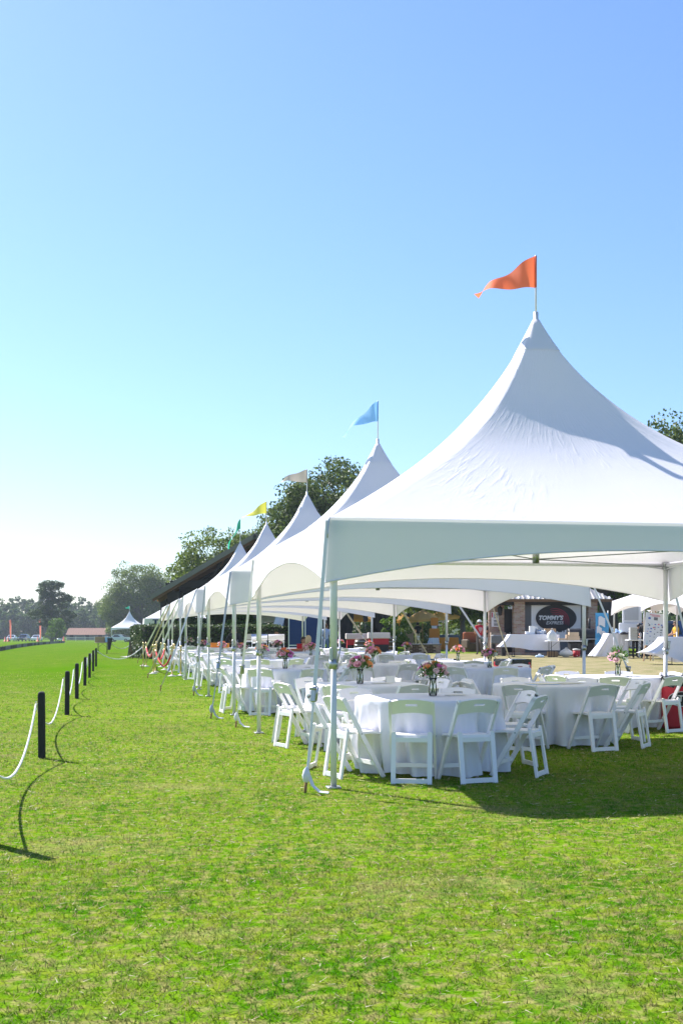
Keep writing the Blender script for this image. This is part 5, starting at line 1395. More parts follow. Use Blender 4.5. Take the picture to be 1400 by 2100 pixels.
MB().bbox((0, -0.02, 0.46), (L + .05, 0.62, 0.07), 0.015).build('coping', 'grey_panel', lw)
sf = thing('garden_sofa', 'grey garden sofa beyond the orange table', 'sofa', at(917, 78), R(2))
MB().bbox((0, 0, 0.3), (1.5, 0.8, 0.32), 0.05).build('seat', 'sofa_grey', sf); MB().bbox((0, -0.36, 0.62), (1.5, 0.18, 0.62), 0.05).build('backrest', 'sofa_grey', sf)
for s_ in (-1, 1): MB().bbox((s_ * 0.74, 0, 0.45), (0.16, 0.8, 0.4), 0.04).build('armrest', 'sofa_grey', sf)
ot = draped('table with an orange cloth before the grey sofa', at(913, 72), R(2), 1.45, 0.7, 0.78, (0, 0, 0), low=0.06, seed=4)
for o in children(ot):
    if o.name.startswith('tablecloth'): o.data.materials.clear(); o.data.materials.append(M['orange'])
wt = draped('small white-clothed table beside the orange kiosk', at(889, 71), R(2), 0.5, 0.6, 0.76, (-0.15, 0, 0.05), low=0.08, seed=6)
kk = thing('orange_kiosk', 'tall orange display kiosk beside the grey sofa', 'kiosk', at(890, 74), 0)
MB().bbox((0, 0, 1.02), (0.62, 0.5, 0.62), 0.05).build('cabinet', 'orange', kk); MB().bbox((0, 0, 1.75), (0.46, 0.4, 0.5), 0.05).build('header', 'orange', kk); MB().box((0, 0, 1.42), (0.3, 0.3, 0.25)).build('neck', 'white_paint', kk); MB().box((0, 0, 0.36), (0.5, 0.4, 0.72)).build('stand', 'white_paint', kk)
ac = thing('armchair', 'dark red armchair beside the person in the red shirt', 'chair', at(968, 64), R(20))
MB().bbox((0, 0, 0.3), (0.8, 0.8, 0.5), 0.06).build('seat', 'barrel_wood', ac); MB().bbox((0.0, 0.32, 0.72), (0.8, 0.2, 0.8), 0.06).build('backrest', 'bowl_copper', ac)
for s_ in (-1, 1): MB().bbox((s_ * 0.4, 0, 0.48), (0.18, 0.8, 0.5), 0.06).build('armrest', 'barrel_wood', ac)
pn = thing('wood_panel', 'light wooden board standing beside the person in the black shirt', 'board', at(840, 78), 0)
MB().box((0, 0, 0.6), (0.5, 0.06, 1.1)).build('board', 'light_timber', pn); MB().box((0, 0.1, 0.06), (0.5, 0.3, 0.1)).build('foot', 'light_timber', pn)
# blue backdrop with frame, leaning white cloth
bd = thing('blue_backdrop', 'dark blue backdrop panels in a white frame behind the third tent', 'backdrop', at(626, 61), 0)
for k in range(2): MB().box((-0.42 + 0.84 * k, 0, 1.45), (0.80, 0.04, 2.5)).build('panel', 'navy', bd)
for x in (-0.84, 0.0, 0.84): MB().box((x, -0.01, 1.35), (0.05, 0.07, 2.75)).build('frame_post', 'white_paint', bd)
MB().box((0, -0.035, 0.72), (1.7, 0.03, 0.05)).build('rail', 'white_paint', bd)
for i, px in enumerate((588, 594, 663, 672)):
    t = thing('drape', ['black drape at the outer side of the blue backdrop', 'black drape hanging next to the blue backdrop frame', 'black drape behind the man in the light shirt', 'black drape beyond the man in the light shirt'][i], 'drape', at(px, 62 + 0.2 * i), 0, 'black drapes round the backdrop')
    MB().grid(lambda u, v: Vector(((u - .5) * 0.17, 0.03 * math.sin(u * 14), 2.75 * v)), 12, 3).build('fabric', 'black', t)
wc = thing('white_panel', 'white cloth panel leaning above the hedge', 'panel', at(565, 70), 0); MB().grid(lambda u, v: Vector(((u - .5) * 0.55 + 0.32 * v, 0.02 * math.sin(9 * u), 1.3 + 1.15 * v)), 8, 8).build('cloth', 'cloth', wc); MB().tube([(0.2, .05, 0), (0.55, .05, 2.5)], 0.02, 6).build('pole', 'steel', wc)

# ------------------------------------------------------------------ buffet: chafing dishes
bt = [(478, 47.0, 2.3, 'buffet table under a white cloth where two women in black work'), (556, 45.5, 2.2, 'buffet table with chafing dishes before the hedge')]
for px, d, L, lab in bt: draped(lab, at(px, d), R(6), L, 0.75, 0.80, (0, 0, 0), low=0.05, seed=int(px))
def chafer(label, px, d, z):
    t = thing('chafing_dish', label, 'chafing dish', at(px, d, z), R(4), 'chafing dishes on the buffet')
    MB().bbox((0, 0, 0.23), (0.60, 0.40, 0.10), 0.03).build('pan', 'chrome', t)
    lid = MB(); lid.panel(lambda u, v: (Vector(((u - .5) * 0.62, 0.20 + 0.16 * v, 0.30 + 0.22 * v)), (0, -1, 0.75)), 4, 8, 0.012); lid.build('open_lid', 'chrome', t)
    for sx_ in (-1, 1):
        for sy_ in (-1, 1): MB().tube([(sx_ * .28, sy_ * .17, 0), (sx_ * .28, sy_ * .17, .22)], 0.012, 6).build('leg', 'chrome', t)
        MB().lathe([(0.0, 0.01), (0.04, 0.01), (0.04, 0.07), (0.0, 0.08)], 10, (sx_ * .14, 0, 0)).build('burner', 'steel', t)
    MB().box((0, 0, 0.285), (0.54, 0.34, 0.012)).build('food', 'cardboard_pale', t)
zb_ = 0.805
chafer('open chafing dish reflecting blue sky nearest the seated women', 567, 45.5, zb_); chafer('open chafing dish with blue reflection behind the tent leg', 532, 45.5, zb_)
chafer('chafing dish half hidden behind others on the buffet', 518, 49, zb_); folding_table('back buffet table near the woman with dark hair', at(515, 49), R(5), 1.6, 0.7, 0.8)
carton('orange serving box on the buffet table', at(440, 46.8, zb_), (0.32, 0.25, 0.18), 'orange', group='boxes on the buffet')
carton('second orange serving box on the buffet before the woman in black', at(462, 46.6, zb_), (0.30, 0.25, 0.17), 'orange', group='boxes on the buffet')
t = thing('serving_bowl', 'wide copper-red bowl on the table before the seated women', 'bowl', Vector((-1.25, 33.0, TH + .004)))
g_ = at(612, 40); draped('small clothed table before the seated women', g_, 0, 1.3, 0.7, 0.76, (0, 0, 0), low=0.05, seed=77)
t.location = at(609, 39.9, g_.z + 0.765)
MB().lathe([(0.0, 0.0), (0.12, 0.0), (0.20, 0.05), (0.26, 0.10), (0.25, 0.10), (0.19, 0.06), (0.0, 0.03)], 20).build('bowl', 'bowl_copper', t); MB().lathe([(0.0, 0.055), (0.12, 0.07), (0.17, 0.075)], 14).build('contents', 'petal_coral', t)
t = thing('candle_box', 'dark red square box on the table before the seated women', 'box', at(614, 40.1, g_.z + 0.765)); MB().bbox((0, 0, 0.12), (0.18, 0.18, 0.23), 0.01).build('box', 'velvet', t); MB().bbox((0, 0, 0.245), (0.19, 0.19, 0.02), 0.004).build('lid', 'velvet', t)

# ================================================================== STANCHIONS AND VELVET ROPES
st_px = [(353, 1387), (371, 1386), (315, 1382), (319, 1379), (338, 1374), (331, 1368), (294, 1366), (300, 1367), (321, 1362), (357, 1376)]
st_lab = ['gold stanchion at the near end of the lowest velvet rope', 'gold stanchion beside the white folding chairs', 'gold stanchion at the middle of the red ropes', 'gold stanchion just behind the middle one', 'gold stanchion at the raised end of the inner red rope', 'gold stanchion behind the inner red rope',
          'dull gold stanchion nearest the hedge end', 'gold stanchion where the far red rope starts', 'gold stanchion standing before the dark hedge', 'gold stanchion behind the front pair']
st_pos = [gpt(*p) for p in st_px]
for lab, p_ in zip(st_lab, st_pos):
    t = thing('stanchion', lab, 'stanchion', p_, 0, 'gold stanchions with velvet ropes')
    MB().lathe([(0.0, 0.0), (0.14, 0.0), (0.14, 0.015), (0.05, 0.045), (0.028, 0.06), (0.0, 0.062)], 16).build('base', 'paper_cream', t)
    MB().tube([(0, 0, 0.05), (0, 0, 0.86)], 0.026, 10).build('pole', 'gold', t)
    MB().lathe([(0.03, 0.80), (0.045, 0.82), (0.045, 0.86), (0.022, 0.88), (0.02, 0.90), (0.045, 0.925), (0.05, 0.95), (0.03, 0.985), (0.0, 0.995)], 12).build('finial', 'gold', t)
def vrope(label, a, b, sag):
    t = thing('velvet_rope', label, 'rope', (0, 0, 0), 0, 'red velvet ropes')
    pa, pb_ = st_pos[a] + Vector((0, 0, .80)), st_pos[b] + Vector((0, 0, .80))
    MB().tube(catenary(pa, pb_, sag, 20), 0.030, 8).build('velvet', 'velvet', t)
    for p_, q in ((pa, 0.06), (pb_, 0.94)): MB().tube([p_, p_.lerp(catenary(pa, pb_, sag, 20)[1 if q < .5 else 19], 0.9)], 0.034, 8).build('brass_end', 'gold', t)
vrope('lowest red velvet rope, hanging in a deep curve', 3, 0, 0.52); vrope('red velvet rope sagging from the far stanchion', 7, 2, 0.30); vrope('inner red velvet rope rising to its stanchion', 3, 4, 0.36)

# ================================================================== LEFT DISTANCE
ft = folding_table('white folding table on dark legs standing on the far lawn', at(211, 77), R(5), 0.95, 0.7, 0.72, top='cardboard_pale')
carton('brown carton on the far folding table', at(206, 77, 0.725), (0.60, 0.4, 0.35), 'cardboard', group='things on the far table')
t = thing('crate', 'pale blue crate at the end of the far folding table', 'crate', at(222, 77, 0.725)); MB().bbox((0, 0, 0.17), (0.34, 0.35, 0.33), 0.02).build('body', 'paper_blue', t); MB().bbox((0, 0, 0.345), (0.36, 0.37, 0.03), 0.01).build('lid', 'white_paint', t)
t = thing('feed_bag', 'black bag hanging off the end of the far folding table', 'bag', at(224, 76, 0)); MB().grid(lambda u, v: Vector((0.17 * math.cos(6.283 * u) * (0.5 + 0.5 * v) + 0.06 * v, 0.07 * math.sin(6.283 * u), 0.25 + 0.75 * v)), 16, 8, closed=True).build('body', 'black', t); MB().tube(catenary((-0.1, 0, .98), (0.2, 0, .98), -0.12, 8), 0.015, 6).build('strap', 'black', t)
tag(rope_mesh(catenary(at(226, 77, 0.75), at(266, 79, 0.5), 0.32), 0.022).build('barrier_rope', 'rope'), 'white rope from the far folding table to the wooden stakes', 'rope', 'white ropes of the post line')
t = thing('wooden_stakes', 'bundle of leaning wooden stakes beside the hedge end', 'stakes', at(267, 63))
for k, (a, b) in enumerate((((-.12, 0, 0), (0.02, 0, 1.0)), ((0.0, .05, 0), (-.02, 0, .95)), ((.14, 0, 0), (0, 0.03, .98)))): MB().bar(a, b, 0.06, 0.05, (0, 1, 0)).build('stake', 'brown_timber' if k else 'bark_grey', t)
pp = MB(); pp.box((at(272, 66).x, 68, 0.012), (1.4, 4, 0.02)); tag(pp.build('path', 'stone_path'), kind='structure')

# low sideboards of the field
fn_ = thing('field_sideboards', 'low dark board edging curving along the far side of the field', 'fence', (0, 0, 0))
pts = [at(-60, 74), at(0, 86), at(35, 103), at(70, 124), at(103, 148), at(133, 178)]
def along(pts, step):
    out_ = []; 
    for a, b in zip(pts, pts[1:]):
        n_ = max(1, round((b - a).length / step)); out_ += [a.lerp(b, i / n_) for i in range(n_)]
    return out_ + [pts[-1]]
al = along(pts, 2.4)
for a, b in zip(al, al[1:]):
    d_ = (b - a).normalized(); a2, b2 = a + d_ * 0.03, b - d_ * 0.03
    for q in (a2, b2): q.z = gz(q.x, q.y) + 0.15
    MB().bar(a2, b2, 0.03, 0.28).build('board', 'grey_panel' if random.random() < .5 else 'bark', fn_)
    MB().box((a.x, a.y, gz(a.x, a.y) + 0.16), (0.06, 0.06, 0.36)).build('peg', 'bark_grey', fn_)

# barn
bp = at(178, 345); bn_ = thing('barn', 'long low barn with rusty metal roof across the field', 'barn', bp, R(2))
L = 80 / F_PX * 345
MB().box((0, 2, 0.95), (L * 0.94, 5, 1.9)).build('wall', 'grey_panel', bn_)
def br_(nm, y0, z0, y1, z1):
    mb = MB(); mb.add([(-L / 2, y0, z0), (L / 2, y0, z0), (L / 2 - .1, y1, z1), (-L / 2 + .1, y1, z1)], [(0, 1, 2, 3)])
    o = mb.build(nm, 'roof_rust', bn_)
    for k in range(15): x = -L / 2 + (k + .5) * L / 15; MB().bar((x, y0, z0 + .03), (x, y1, z1 + .03), 0.06, 0.06).build('roof_seam', 'roof_rust', o)
br_('roof_slope', -1.6, 1.55, 2.0, 3.5); br_('roof_slope', 5.6, 1.55, 2.0, 3.5)
for x in (-4.2, 0.3, 4.0): MB().box((x, -0.53, 0.8), (1.1, 0.05, 1.5)).build('door_opening', 'black', bn_)
for x in (-5.2, -2.2, 2.2, 5.2): MB().box((x, -1.4, 0.75), (0.14, 0.14, 1.6)).build('post', 'bark_grey', bn_)
# golf cart
gc = thing('golf_cart', 'golf cart with pale roof parked before the barn', 'golf cart', at(123, 300), R(10))
MB().bbox((0, 0, 0.45), (1.15, 2.2, 0.4), 0.08).build('body', 'car_white', gc); MB().bbox((0, 0.1, 1.8), (1.2, 1.8, 0.08), 0.03).build('roof', 'flag_yellow', gc); MB().bbox((0, 0.2, 0.8), (1.0, 0.5, 0.35), 0.06).build('seat', 'black', gc)
for sx_ in (-1, 1):
    for y_ in (-0.7, 0.8): MB().tube([(sx_ * .5, y_, .6), (sx_ * .52, y_, 1.78)], 0.03, 6).build('post', 'black', gc)
    for y_ in (-0.75, 0.75):
        MB().tube([(sx_ * .42, y_, .23), (sx_ * .58, y_, .23)], 0.23, 12).build('wheel', 'rubber', gc)
# cars
def car(label, loc, rz, mat, L=4.5, W_=1.8, H=1.5, suv=False):
    t = thing('parked_car', label, 'car', loc, rz, 'parked cars')
    hw = W_ / 2; prof = [(-L / 2, .35), (-L / 2, .75), (-L / 2 + .15, .9), (-L * .24, .98), (-L * .10, H - .06), (0.0, H), (L * .24, H - .02), (L * .40, 1.0), (L / 2 - .05, .92), (L / 2, .6), (L / 2, .35)]
    if suv: prof[6] = (L * .38, H - .02); prof[7] = (L * .46, 1.05)
    vs = []; k = len(prof)
    for s_ in (-1, 1):
        for y, z in prof: vs.append((s_ * hw * (1.0 if z < 1.0 else 0.82), y, z))
    mb = MB(); mb.add(vs, [tuple(range(k - 1, -1, -1)), tuple(range(k, 2 * k))] + [(i, (i + 1) % k, k + (i + 1) % k, k + i) for i in range(k)]); mb.build('body', mat, t)
    yb, yt = prof[3][0], prof[4][0]
    MB().add([(-hw * .80, yb + .06, 1.02), (hw * .80, yb + .06, 1.02), (hw * .74, yt - .0, H - .10), (-hw * .74, yt - .0, H - .10)], [(0, 1, 2, 3)]).build('windscreen', 'car_glass', t)
    t2c = [o for o in children(t) if o.name.startswith('windscreen')][0]; t2c.location = (0, -0.03, 0.02)
    for s_ in (-1, 1):
        MB().add([(s_ * (hw * .97), prof[3][0] + .45, 1.0), (s_ * (hw * .97), L * .30, 1.0), (s_ * (hw * .845), L * .22, H - .12), (s_ * (hw * .845), yt + .1, H - .12)], [(0, 1, 2, 3)]).build('side_window', 'car_glass', t)
        MB().bbox((s_ * hw * .72, -L / 2 - .005, .68), (.32, .05, .14), .02).build('headlight', 'chrome', t)
        MB().bbox((s_ * (hw + .08), -L * .16, 1.0), (.14, .1, .1), .03).build('mirror', mat, t)
        for y_ in (-L * .30, L * .30):
            w = MB().tube([(s_ * (hw - .2), y_, .33), (s_ * (hw + .01), y_, .33)], .33, 16).build('wheel', 'rubber', t); MB().tube([(s_ * (hw - .02), y_, .33), (s_ * (hw + .02), y_, .33)], .2, 12).build('rim', 'steel', w)
    return t
car('white car parked far across the field, beside a red cone', at(25, 285), R(4), 'car_white'); car('dark blue car parked between two white cars far off', at(50, 280), R(-3), 'car_dark', H=1.7, suv=True, W_=1.9); car('white car parked far off under the red feather flag', at(76, 280), R(2), 'car_white')
car('small pale car parked beyond the far white tent', at(247, 240), R(85), 'car_white')
car('dark blue car parked behind the sponsor board', at(1390, 56), R(80), 'car_blue', suv=True, H=1.65)
def feather(label, px, d, h):
    t = thing('feather_flag', label, 'flag', at(px, d), 0, 'red feather flags'); MB().tube([(0, 0, 0), (0, 0, h * .7), (-0.12, 0, h * .93), (-.35, 0, h)], 0.035, 6).build('pole', 'white_paint', t)
    MB().grid(lambda u, v: Vector((-(u) * (0.52 - 0.25 * (1 - v)) - (0.12 * max(0, v - .8) * 5) * .6, 0.08 * math.sin(5 * v + 3 * u), h * (0.12 + 0.87 * v) - 0.2 * u * (v > .9))), 4, 16).build('cloth', 'feather_red', t)
feather('red feather flag at the far left of the field', 24, 270, 5.0); feather('red feather flag above the white car', 85, 270, 5.1)
def cone(label, px, d):
    t = thing('traffic_cone', label, 'cone', at(px, d), 0, 'red cones'); MB().lathe([(0.32, .06), (0.27, .07), (0.06, 1.1), (0.0, 1.12)], 12).build('cone_body', 'cone_red', t); MB().box((0, 0, .03), (.7, .7, .06)).build('base', 'cone_red', t); MB().lathe([(0.20, .42), (0.14, .68)], 12).build('band', 'white_paint', t)
cone('red cone left of the white car far off', 17, 262); cone('red cone nearest the far left flag', 11, 258); cone('red cone before the golf cart', 131, 245); cone('red cone before the white car under the flag', 78, 250)
rf_ = thing('rail_fence', 'pale rail fence before the barn', 'fence', (0, 0, 0))
a, b = at(137, 300), at(232, 300)
for z in (0.9, 0.5): MB().bar(a + Vector((0, 0, z)), b + Vector((0, 0, z)), 0.06, 0.12).build('rail', 'paper_cream', rf_)
for k in range(6): q = a.lerp(b, k / 5); MB().box((q.x, q.y + .08, q.z + .55), (.12, .08, 1.1)).build('post', 'paper_cream', rf_)
# houses glimpsed behind the trees on the right
def cottage(label, px, d, w, h, mat):
    t = thing('cottage', label, 'house', at(px, d), 0); MB().box((0, 2, h / 2), (w, 4, h)).build('wall', mat, t)
    MB().add([(-w / 2 - .3, -.3, h), (w / 2 + .3, -.3, h), (w / 2 + .3, 2, h + 1.6), (-w / 2 - .3, 2, h + 1.6), (w / 2 + .3, 4.3, h), (-w / 2 - .3, 4.3, h)], [(0, 1, 2, 3), (3, 2, 4, 5)]).build('roof', 'grey_panel', t)
    for s_ in (-.25, .25): f_ = MB().box((s_ * w, -.03, h * .55), (w * .18, .06, h * .4)).build('window', 'white_paint', t); MB().box((s_ * w, -.07, h * .55), (w * .14, .02, h * .34)).build('pane', 'car_glass', f_)
    MB().box((0, -.03, h * .36), (w * .14, .06, h * .7)).build('door', 'black', t)
cottage('pale low house glimpsed between the far trees', 905, 118, 7, 2.6, 'light_grey'); cottage('grey house glimpsed behind the wooden counter', 985, 112, 6, 2.6, 'pink_stall')

# ================================================================== PEOPLE
BASE = {'pelvis': (0, 0, .95), 'spine': (0, .0, 1.13), 'chest': (0, 0, 1.33), 'neck': (0, .0, 1.49), 'head': (0, .02, 1.60), 'crown': (0, .01, 1.69),
        'shL': (-.18, 0, 1.41), 'elL': (-.235, -.02, 1.14), 'wrL': (-.245, .07, .90), 'haL': (-.245, .10, .82),
        'shR': (.18, 0, 1.41), 'elR': (.235, -.02, 1.14), 'wrR': (.245, .07, .90), 'haR': (.245, .10, .82),
        'hipL': (-.09, 0, .90), 'knL': (-.10, .02, .50), 'anL': (-.105, -.02, .09), 'toL': (-.125, .13, .045),
        'hipR': (.09, 0, .90), 'knR': (.10, .02, .50), 'anR': (.105, -.02, .09), 'toR': (.125, .13, .045)}
RAD = {'pelvis': .145, 'spine': .135, 'chest': .155, 'neck': .055, 'head': .098, 'crown': .075, 'sh': .075, 'el': .047, 'wr': .033, 'ha': .036, 'hip': .09, 'kn': .062, 'an': .043, 'to': .038}
EDG = [('pelvis', 'spine', 't'), ('spine', 'chest', 't'), ('chest', 'neck', 't'), ('neck', 'head', 'h'), ('head', 'crown', 'h')]
for s_ in 'LR': EDG += [('chest', 'sh' + s_, 't'), ('sh' + s_, 'el' + s_, 'u'), ('el' + s_, 'wr' + s_, 'a'), ('wr' + s_, 'ha' + s_, 'a'), ('pelvis', 'hip' + s_, 'l'), ('hip' + s_, 'kn' + s_, 'l'), ('kn' + s_, 'an' + s_, 'l'), ('an' + s_, 'to' + s_, 'f')]
def person(label, loc, rz, height, shirt, pants, skin='skin', hair='hair_dark', hair_len=0.0, pose=None, long_sleeve=False, cap=None, hat=None, slim=1.0):
    J = {k: Vector(v) for k, v in BASE.items()}
    for k, v in (pose or {}).items(): J[k] = Vector(v)
    sc = height / 1.76
    t = thing('person', label, 'person', loc, rz, 'people among the stalls')
    names_ = list(J); me = bpy.data.meshes.new('skeleton')
    me.from_pydata([J[k] * sc for k in names_], [(names_.index(a), names_.index(b)) for a, b, _ in EDG], [])
    ob = bpy.data.objects.new('skeleton', me); COL.objects.link(ob)
    sk = ob.modifiers.new('skin', 'SKIN'); sk.use_smooth_shade = True
    ob.modifiers.new('sub', 'SUBSURF').levels = 1
    for i, k in enumerate(names_):
        r_ = RAD.get(k) or RAD[k[:-1]]; r_ *= sc * (slim if k in ('pelvis', 'spine', 'chest') else 1.0)
        dv = me.skin_vertices[0].data[i]; dv.radius = (r_ * (1.12 if k in ('pelvis', 'chest') else 1.0), r_ * (0.78 if k in ('pelvis', 'spine', 'chest') else 1.0)); dv.use_root = (k == 'pelvis')
    dg = bpy.context.evaluated_depsgraph_get(); dg.update()
    ev = bpy.data.meshes.new_from_object(ob.evaluated_get(dg))
    bpy.data.objects.remove(ob); bpy.data.meshes.remove(me)
    mats = [shirt, pants, skin, 'shoe', 'black']
    mb = MB(); mb.add([v.co for v in ev.vertices], [tuple(p.vertices) for p in ev.polygons], True)
    bpy.data.meshes.remove(ev)
    idx = []
    segs = [(J[a] * sc, J[b] * sc, k) for a, b, k in EDG]
    for f in mb.f:
        c = Vector((0, 0, 0))
        for i in f: c += Vector(mb.v[i])
        c /= len(f); best = None
        for a, b, k in segs:
            d = b - a; q = max(0, min(1, (c - a).dot(d) / d.length_squared)); dist = (c - a - d * q).length
            if best is None or dist < best[0]: best = (dist, k, q, a)
        k, q = best[1], best[2]
        m_ = {'t': 0, 'h': 2, 'u': 0, 'a': 0 if long_sleeve else 2, 'l': 1, 'f': 3}[k]
        if k == 'u' and not long_sleeve and q > 0.62: m_ = 2
        if k == 'a' and long_sleeve and best[3] == J['wrL'] * sc: m_ = 2
        if k == 'a' and long_sleeve and best[3] == J['wrR'] * sc: m_ = 2
        if k == 't' and c.z < (J['pelvis'].z - 0.02) * sc: m_ = 1
        idx.append(m_)
    # fingers and thumb on each hand, nose, ears
    for s_ in 'LR':
        w, h = J['wr' + s_] * sc, J['ha' + s_] * sc; d = (h - w).normalized(); x = d.cross(Vector((0, 1, 0.2))).normalized() ; sg = -1 if s_ == 'L' else 1
        n0 = len(mb.f)
        for q in range(4):
            o = h + x * (q - 1.5) * 0.017 * sc; Lf = (0.065, 0.075, 0.07, 0.055)[q] * sc
            mb.tube([o, o + d * Lf * .6, o + d * Lf + Vector((0, 0.012, 0)) * sc], [0.009 * sc, 0.0085 * sc, 0.006 * sc], 5)
        o = w.lerp(h, 0.5); mb.tube([o, o + (d * .5 + Vector((0, 1, 0)) * .6 + x * -sg * .3) * 0.06 * sc], [0.010 * sc, 0.007 * sc], 5)
        idx += [2] * (len(mb.f) - n0)
    n0 = len(mb.f); hd = J['head'] * sc
    mb.tube([hd + Vector((0, .09, .01)) * sc, hd + Vector((0, .118, -.012)) * sc, hd + Vector((0, .09, -.03)) * sc], [.008 * sc, .014 * sc, .008 * sc], 6)
    for s2 in (-1, 1): mb.lathe([(0.0, -.03 * sc), (.014 * sc, -.01 * sc), (.016 * sc, .012 * sc), (0, .03 * sc)], 6, hd + Vector((s2 * .092, 0, 0)) * sc)
    idx += [2] * (len(mb.f) - n0); n0 = len(mb.f)
    for s2 in (-1, 1): mb.lathe([(0, -.008 * sc), (.012 * sc, 0), (0, .008 * sc)], 6, hd + Vector((s2 * .035, .088, .02)) * sc)
    mb.box(hd + Vector((0, .086, -.05)) * sc, (.04 * sc, .012, .008)); idx += [4] * (len(mb.f) - n0)
    bm_ = mb.mesh('body', None)
    for m_ in mats: bm_.materials.append(M[m_])
    bm_.polygons.foreach_set('material_index', idx); bm_.update()
    link('body', bm_, t)
    # hair: a shell over the top and back of the head, longer at the back when hair_len > 0
    hc = (J['head'].lerp(J['crown'], 0.45)) * sc; R0 = .112 * sc
    def hf(u, v):
        a = 2 * math.pi * u; back = 0.5 - 0.5 * math.sin(a)                # a = 90 deg is the face
        lim = 0.30 + 0.36 * back; th = math.pi * lim * v * 1.12
        p = Vector((R0 * math.sin(th) * math.cos(a) * 0.96, R0 * math.sin(th) * math.sin(a), R0 * math.cos(th) * 1.12))
        if v > 0.75 and hair_len: p.z -= hair_len * sc * (v - .75) * 4 * back; p.x *= 1 + 0.15 * (v - .75)
        return hc + p + Vector((0, -0.008 * sc, 0)) + Vector((0.003 * math.sin(23 * u * 6.28), 0, 0)) * sc
    MB().grid(hf, 28, 12, closed=True).build('hair', hair, t)
    if cap:
        cp_ = MB().lathe([(R0 * 1.07, 0.0), (R0 * 1.05, .05 * sc), (R0 * .8, .1 * sc), (R0 * .4, .125 * sc), (0, .13 * sc)], 16, hc + Vector((0, 0, .0)))
        cp_.grid(lambda u, v: hc + Vector(((u - .5) * .19 * sc * (1 - .3 * v * v), R0 * .9 + v * .085 * sc, (.012 - .02 * v) * sc)), 6, 3)
        cp_.build('cap', cap, t)
    if hat: MB().lathe([(R0 * 1.09, -.03 * sc), (R0 * 1.1, .03 * sc), (R0 * .85, .1 * sc), (0, .135 * sc)], 14, hc).build('beanie', hat, t)
    return t
away, facing = 0.0, math.pi
lean = {'spine': (0, .06, 1.12), 'chest': (0, .17, 1.28), 'neck': (0, .27, 1.40), 'head': (0, .35, 1.47), 'crown': (0, .37, 1.56), 'shL': (-.18, .20, 1.35), 'shR': (.18, .20, 1.35), 'elL': (-.22, .32, 1.10), 'elR': (.22, .32, 1.10), 'wrL': (-.15, .50, 1.0), 'wrR': (.15, .50, 1.0), 'haL': (-.13, .58, .98), 'haR': (.13, .58, .98)}
sit = {'pelvis': (0, 0, .52), 'spine': (0, .0, .70), 'chest': (0, 0.02, .90), 'neck': (0, .03, 1.06), 'head': (0, .06, 1.17), 'crown': (0, .05, 1.26), 'shL': (-.18, .02, .98), 'shR': (.18, .02, .98), 'elL': (-.23, .14, .76), 'elR': (.23, .14, .76), 'wrL': (-.12, .32, .82), 'wrR': (.12, .32, .82), 'haL': (-.09, .38, .86), 'haR': (.09, .38, .86),
       'hipL': (-.09, .05, .50), 'hipR': (.09, .05, .50), 'knL': (-.10, .44, .50), 'knR': (.10, .44, .50), 'anL': (-.10, .42, .09), 'anR': (.10, .42, .09), 'toL': (-.11, .57, .045), 'toR': (.11, .57, .045)}
work = {'elL': (-.24, .10, 1.14), 'elR': (.24, .10, 1.14), 'wrL': (-.14, .32, 1.08), 'wrR': (.14, .32, 1.08), 'haL': (-.12, .40, 1.06), 'haR': (.12, .40, 1.06), 'head': (0, .04, 1.595), 'crown': (0, .06, 1.68)}
stride = {'anL': (-.13, -.06, .09), 'toL': (-.15, .09, .045), 'anR': (.12, .05, .09), 'toR': (.15, .20, .045), 'hipL': (-.10, 0, .9)}
pr = person('person in red shirt and white cap standing with back turned', at(983, 58), R(8), 1.72, 'shirt_red', 'pants_taupe', hair='hair_brown', pose={**work, **stride}, cap='white_paint')
for k, (w, z) in enumerate(((.16, 1.36), (.20, 1.31), (.17, 1.26), (.12, 1.21), (.05, 1.15))): MB().box((0, -.132 - (.004 if k else 0.0), z * .97), (w, .012, .02)).build('shirt_print', 'paper', pr)
person('person in dark clothes half hidden behind the red-shirted one', at(1001, 59.2), R(70), 1.70, 'shirt_black', 'pants_taupe', pose=work)
person('person in black shirt and khaki trousers standing with back turned', at(856, 83), R(5), 1.78, 'shirt_black', 'pants_khaki', hair='hair_dark', pose={'elL': (-.27, -.02, 1.15), 'elR': (.27, -.02, 1.15), 'wrL': (-.17, .14, 1.08), 'wrR': (.17, .14, 1.08), 'haL': (-.10, .2, 1.08), 'haR': (.10, .2, 1.08)})
person('man in light blue shirt and jeans seen from behind a tent leg', at(668, 62), R(-15), 1.80, 'shirt_blue', 'pants_jeans', hair='hair_brown', long_sleeve=True, pose={'wrL': (-.2, .16, .98), 'haL': (-.18, .22, .94)})
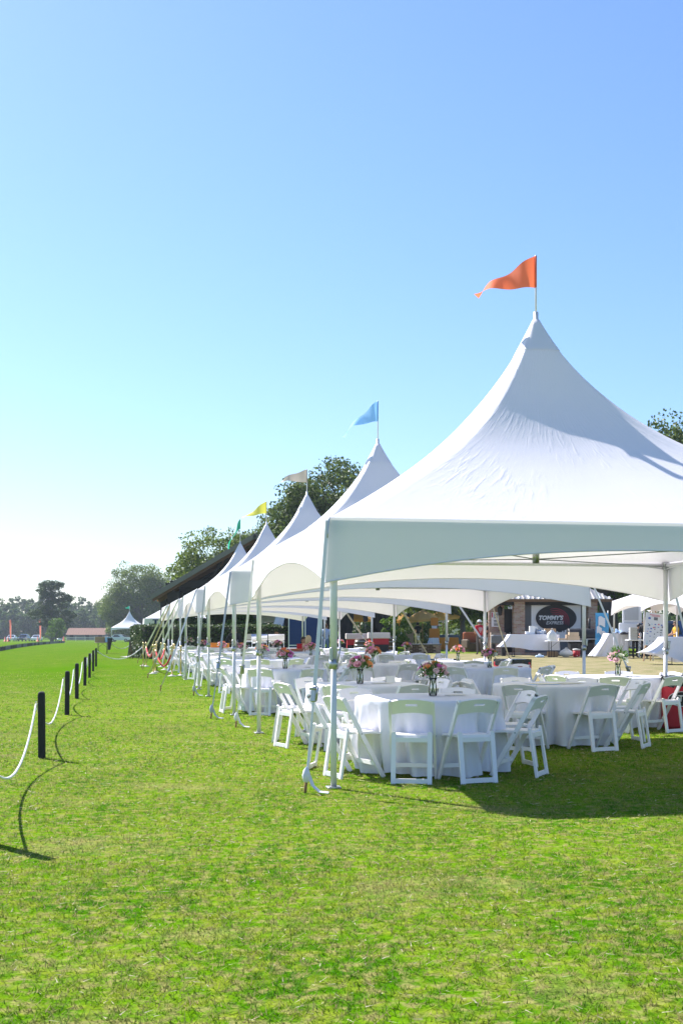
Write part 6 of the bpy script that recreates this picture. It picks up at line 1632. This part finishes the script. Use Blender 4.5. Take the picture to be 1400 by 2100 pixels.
person('dark-haired woman with sunglasses seated facing the camera', at(622, 42.3), R(190), 1.66, 'skin_tan', 'shirt_black', 'skin_tan', 'hair_dark', 0.20, sit)
person('woman with long blond hair seated with her back turned', at(633, 41.2), R(25), 1.72, 'skin', 'pants_khaki', 'skin', 'hair_blond', 0.24, sit)
for nm, px, d in (('white folding chair under the dark-haired seated woman', 622, 42.3), ('white folding chair under the blond seated woman', 633, 41.2)): place_chair(nm, at(px, d), R(190) if px == 622 else R(25))
person('woman in black with fair ponytail leaning over the buffet', at(463, 48.2), R(-75), 1.68, 'shirt_black', 'shirt_black', 'skin', 'hair_blond', 0.10, lean)
person('woman in black with dark hair bending beside the other at the buffet', at(493, 48.4), R(60), 1.68, 'shirt_black', 'shirt_black', 'skin', 'hair_dark', 0.16, lean)
person('ginger-haired person behind the chafing dish', at(567, 48.5), R(180), 1.42, 'shirt_black', 'pants_taupe', 'skin', 'hair_ginger', 0.0, work)
person('person in black with beanie bending over the stall table', at(1301, 51.6), R(200), 1.62, 'shirt_black', 'shirt_black', 'skin', 'hair_dark', 0.0, lean, True, hat='black')
person('person in black standing half behind the sponsor board', at(1321, 51.0), R(150), 1.70, 'shirt_black', 'shirt_black', 'skin', 'hair_dark', 0.1, work, True)
person('person in yellow shirt behind the right-hand tent pole', at(1385, 53), R(100), 1.62, 'shirt_yellow', 'pants_khaki', 'skin', 'hair_brown', 0.05, work)

# ================================================================== HAZE
hz = MB(); hz.box((20, 215, 7.5), (700, 470, 20)); hz.build('haze', None)
ho = bpy.data.objects['haze']; tag(ho, kind='stuff')
m = bpy.data.materials.new('haze_air'); m.use_nodes = True; nt = m.node_tree; nt.nodes.clear()
out = nt.nodes.new('ShaderNodeOutputMaterial'); pv = nt.nodes.new('ShaderNodeVolumePrincipled')
pv.inputs['Color'].default_value = (0.80, 0.88, 1.0, 1); pv.inputs['Density'].default_value = 0.00027; pv.inputs['Anisotropy'].default_value = 0.3
nt.links.new(pv.outputs[0], out.inputs['Volume'])
ho.data.materials.append(m)
